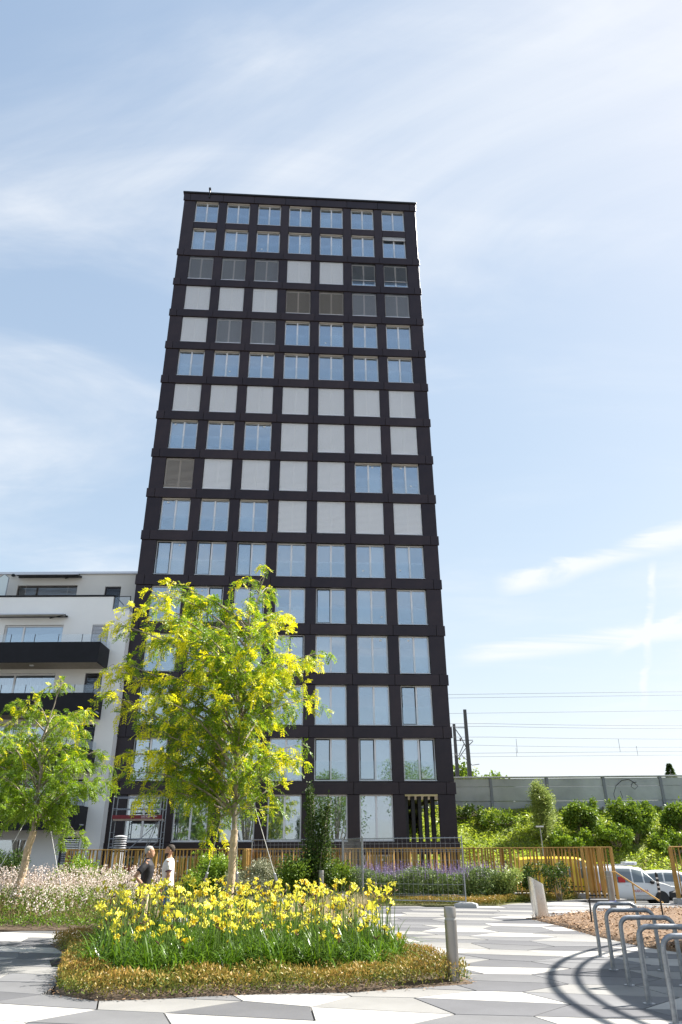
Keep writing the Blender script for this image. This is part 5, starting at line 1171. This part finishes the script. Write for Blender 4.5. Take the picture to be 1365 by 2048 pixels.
# ------------------------------------------------------------------ the two men
def ring(c, rx, ry, n=14, rz=0, tiltx=0, tilty=0):
    out = []
    for j in range(n):
        a = 2*math.pi*j/n; x, y = rx*math.cos(a), ry*math.sin(a); x, y = x*math.cos(rz)-y*math.sin(rz), x*math.sin(rz)+y*math.cos(rz)
        out.append((c[0]+x, c[1]+y, c[2]+x*tiltx+y*tilty))
    return out
def remesh(o, v, it=4):
    m = o.modifiers.new('join', 'REMESH'); m.mode = 'VOXEL'; m.voxel_size = v; m.use_smooth_shade = True
    s = o.modifiers.new('soft', 'SMOOTH'); s.factor = .5; s.iterations = it
def man(label, loc, rz, h, shirt, trousers, hairc, beard, lean, arm_pose, trim=None, collar=False):
    """local frame: faces +x; z up; s scales a 1.75 m body"""
    o = thing('person', label, 'person', loc, rz); s = h/1.75
    skin = mat('skin', (.46, .26, .17), .55, 0, .4); fx = lean
    def S(p): return (p[0]*s, p[1]*s, p[2]*s)
    b = MB()
    tor = [(.0, .90, .115, .165), (.0, 1.0, .115, .155), (.01, 1.12, .115, .155), (.02, 1.25, .125, .175), (.01, 1.38, .115, .19), (-.005, 1.45, .085, .15), (-.005, 1.49, .06, .075)]
    b.loft([ring(S((x+fx*(z-.9), 0, z)), rx*s, ry*s) for x, z, rx, ry in tor])
    hx = fx*.62
    b.tube([S((hx-.01, 0, 1.44)), S((hx+.015, 0, 1.56))], [.06*s, .056*s], 12)
    # head: skull, jaw, nose, ears, brow
    hd = [(.045, 1.525, .045, .045), (.04, 1.545, .068, .055), (.03, 1.575, .085, .066), (.018, 1.615, .096, .073), (.008, 1.66, .100, .077), (.0, 1.70, .095, .073), (-.005, 1.73, .075, .058), (-.008, 1.748, .04, .03)]
    b.loft([ring(S((hx+x, 0, z)), rx*s, ry*s, 16) for x, z, rx, ry in hd])
    b.loft([ring(S((hx+.115, 0, 1.595)), .018*s, .017*s, 8), ring(S((hx+.112, 0, 1.61)), .017*s, .014*s, 8), ring(S((hx+.100, 0, 1.655)), .012*s, .009*s, 8)])
    b.loft([ring(S((hx+.098, 0, 1.556)), .014*s, .026*s, 8), ring(S((hx+.102, 0, 1.572)), .012*s, .026*s, 8)])
    for sg in (-1, 1):
        b.loft([ring(S((hx-.005, sg*.076, 1.595)), .012*s, .01*s, 8), ring(S((hx-.012, sg*.083, 1.625)), .024*s, .012*s, 8), ring(S((hx-.01, sg*.080, 1.65)), .018*s, .009*s, 8)])
        b.tube([S((hx+.085, sg*.05, 1.668)), S((hx+.098, sg*.02, 1.672))], .010*s, 6)
        # legs
        b.tube([S((0, sg*.09, .93)), S((.015, sg*.095, .70)), S((.02, sg*.10, .50)), S((0, sg*.10, .30)), S((-.01, sg*.10, .08))], [.095*s, .085*s, .062*s, .06*s, .042*s], 12)
        b.loft([ring(S((-.06, sg*.10, .05)), .03*s, .035*s, 8), ring(S((.05, sg*.11, .045)), .1*s, .045*s, 10), ring(S((.04, sg*.11, .015)), .12*s, .045*s, 10)])
        sh, el, wr, fd = [Vector(S(q)) for q in arm_pose(sg, fx)]
        b.tube([sh, sh*.5+el*.5, el, el*.5+wr*.5, wr], [.056*s, .052*s, .044*s, .042*s, .029*s], 12)
        # hand: palm and five fingers
        d = (fd-wr).normalized(); sd = d.cross(Vector((0, 0, 1)) if abs(d.z) < .8 else Vector((1, 0, 0))).normalized(); up = sd.cross(d)
        pc = wr+d*.085*s; b.tube([wr, wr+d*.04*s, pc], [.028*s, .038*s, .036*s], 8)
        for k in range(4):
            q0 = pc+sd*((k-1.5)*.019*s)-d*.01*s; ln = (.066, .076, .072, .056)[k]*s; q1 = q0+d*ln*.5-up*.008*s; q2 = q0+d*ln*.85-up*.03*s; b.tube([q0, q1, q2], [.0105*s, .0095*s, .008*s], 6)
        q0 = wr+d*.03*s-sd*.03*s; b.tube([q0, q0+d*.03*s-sd*.018*s, q0+d*.062*s-sd*.018*s-up*.01*s], [.012*s, .0105*s, .009*s], 6)
    body = b.build('body', skin, o); remesh(body, .0095, 3)
    # hair
    hb = MB()
    hr = [(-.035, 1.60, .060, .068), (-.03, 1.64, .078, .078), (-.022, 1.685, .090, .082), (-.012, 1.72, .090, .074), (-.008, 1.748, .07, .056), (-.008, 1.763, .035, .03)]
    hb.loft([ring(S((hx+x, 0, z)), rx*s, ry*s, 18) for x, z, rx, ry in hr]); q = hb.build('hair', mat('hair_'+hairc[0], hairc[1], .7, var=.3, vscale=60, bump=.6, bscale=120), o, True); 
    tx = q.modifiers.new('sub', 'SUBSURF'); tx.levels = 1; tx.render_levels = 1
    if beard:
        bb = MB(); bb.loft([ring(S((hx+.06, 0, 1.52)), .042*s, .048*s, 14), ring(S((hx+.055, 0, 1.545)), .062*s, .060*s, 14), ring(S((hx+.036, 0, 1.58)), .076*s, .0695*s, 14)]); bb.build('beard', mat('hair_'+hairc[0], hairc[1]), o, True)
    eyes = MB()
    for sg in (-1, 1): eyes.lathe([(.003, -.006), (.009, -.003), (.009, .003), (.003, .006)], S((hx+.093, sg*.032, 1.65)), 8)
    eyes.build('eyes', M_black2, o)
    # shirt: torso and short sleeves
    c = MB(); k = 1.10
    tor2 = [(.0, .86, .135, .178), (.0, .95, .132, .172), (.01, 1.10, .130, .170), (.02, 1.25, .140, .190), (.012, 1.37, .130, .203), (-.004, 1.445, .098, .165), (-.006, 1.482, .068, .085)]
    c.loft([ring(S((x+fx*(z-.9), 0, z)), rx*s, ry*s, 18) for x, z, rx, ry in tor2])
    for sg in (-1, 1):
        sh, el, wr, fd = [Vector(S(q)) for q in arm_pose(sg, fx)]; m_ = sh*.3+el*.7
        c.tube([sh+Vector((0, -sg*.03*s, .0)), sh*.6+el*.4, m_], [.074*s, .075*s, .074*s], 12)
        if trim: MB().tube([m_, m_+(el-sh).normalized()*.012*s], .0775*s, 14).build('sleeve_trim', trim, o)
    q = c.build('shirt', shirt, o); remesh(q, .013, 3)
    if collar: MB().loft([ring(S((hx*.95-.005, 0, 1.475)), .075*s, .088*s, 16), ring(S((hx*.97, 0, 1.515)), .066*s, .072*s, 16)], caps=False).build('collar', shirt, o, True)
    t = MB(); t.loft([ring(S((0, 0, z)), rx*s, ry*s, 16) for z, rx, ry in ((.97, .118, .160), (.90, .125, .172), (.82, .115, .172))])
    for sg in (-1, 1): t.tube([S((0, sg*.09, .90)), S((.015, sg*.095, .70)), S((.022, sg*.10, .50)), S((0, sg*.10, .28)), S((-.01, sg*.10, .06))], [.108*s, .10*s, .08*s, .078*s, .074*s], 12)
    q = t.build('trousers', trousers, o); remesh(q, .014, 3)
    for sg in (-1, 1):
        MB().loft([ring(S((.03, sg*.105, .0)), .145*s, .052*s, 12), ring(S((.03, sg*.105, .03)), .145*s, .052*s, 12), ring(S((.01, sg*.105, .075)), .115*s, .045*s, 12), ring(S((-.03, sg*.10, .10)), .06*s, .045*s, 12)]).build('shoe', M_black2, o, True)
    return o
def arms_hip(sg, fx):      # hand on hip, elbow out behind
    if sg < 0: return (.0+fx*.5, sg*.20, 1.42), (-.20+fx*.3, sg*.33, 1.16), (-.02, sg*.21, .985), (.08, sg*.165, .95)
    return (.0+fx*.5, sg*.20, 1.42), (-.02, sg*.27, 1.14), (.07, sg*.25, .90), (.10, sg*.24, .80)
def arms_down(sg, fx): return (.0+fx*.5, sg*.20, 1.42), (-.03, sg*.255, 1.14), (.07, sg*.245, .90), (.11, sg*.235, .80)
m1 = man('grey-haired man in a black polo shirt with one hand on his hip', (-4.30, 17.35, 0), R(8), 1.71, mat('polo_black', (.012, .012, .018), .75, var=.2, vscale=12), mat('trousers_beige', (.45, .36, .26), .8, var=.1, vscale=8), ('grey', (.42, .41, .40)), False, .05, arms_hip, None, True)
MB().tube([(-.05, -.226, 1.0), (-.035, -.212, .985)], .036, 12).build('wrist_watch', M_black2, m1)
m2 = man('dark-haired bearded man in a white T-shirt and blue jeans', (-3.93, 17.95, 0), R(186), 1.74, mat('tshirt_white', (.74, .73, .73), .8, var=.04, vscale=8), mat('jeans_blue', (.06, .12, .30), .8, var=.2, vscale=14), ('dark', (.035, .024, .018)), True, .02, arms_down, mat('trim_navy', (.06, .01, .05), .7))

# ------------------------------------------------------------------ trees across the plaza, mirrored in the tower's lower windows
for i, (x, y, sc) in enumerate([(-14, -16, 1.5), (-4, -20, 1.6), (7, -18, 1.4), (17, -17, 1.6), (-37, -11, 1.8)]):
    lb = [(math.cos(k*2.4)*1.5*sc, math.sin(k*2.4)*1.5*sc, (3.2+.55*k)*sc, 1.5*sc, 1.5*sc, 1.2*sc) for k in range(8)]
    bush('plaza_tree', ['broad tree at the plaza side opposite the white building', 'broad tree opposite the middle of the tower, behind the lilies', 'tree opposite the tower, towards the bike hoops', 'tree opposite the embankment across the plaza', 'tree across the plaza farthest from the railway'][i], (x, y, 0), lb, 5000, .3, .18, L_mid, 16, 'trees across the plaza', 'tree', .12)
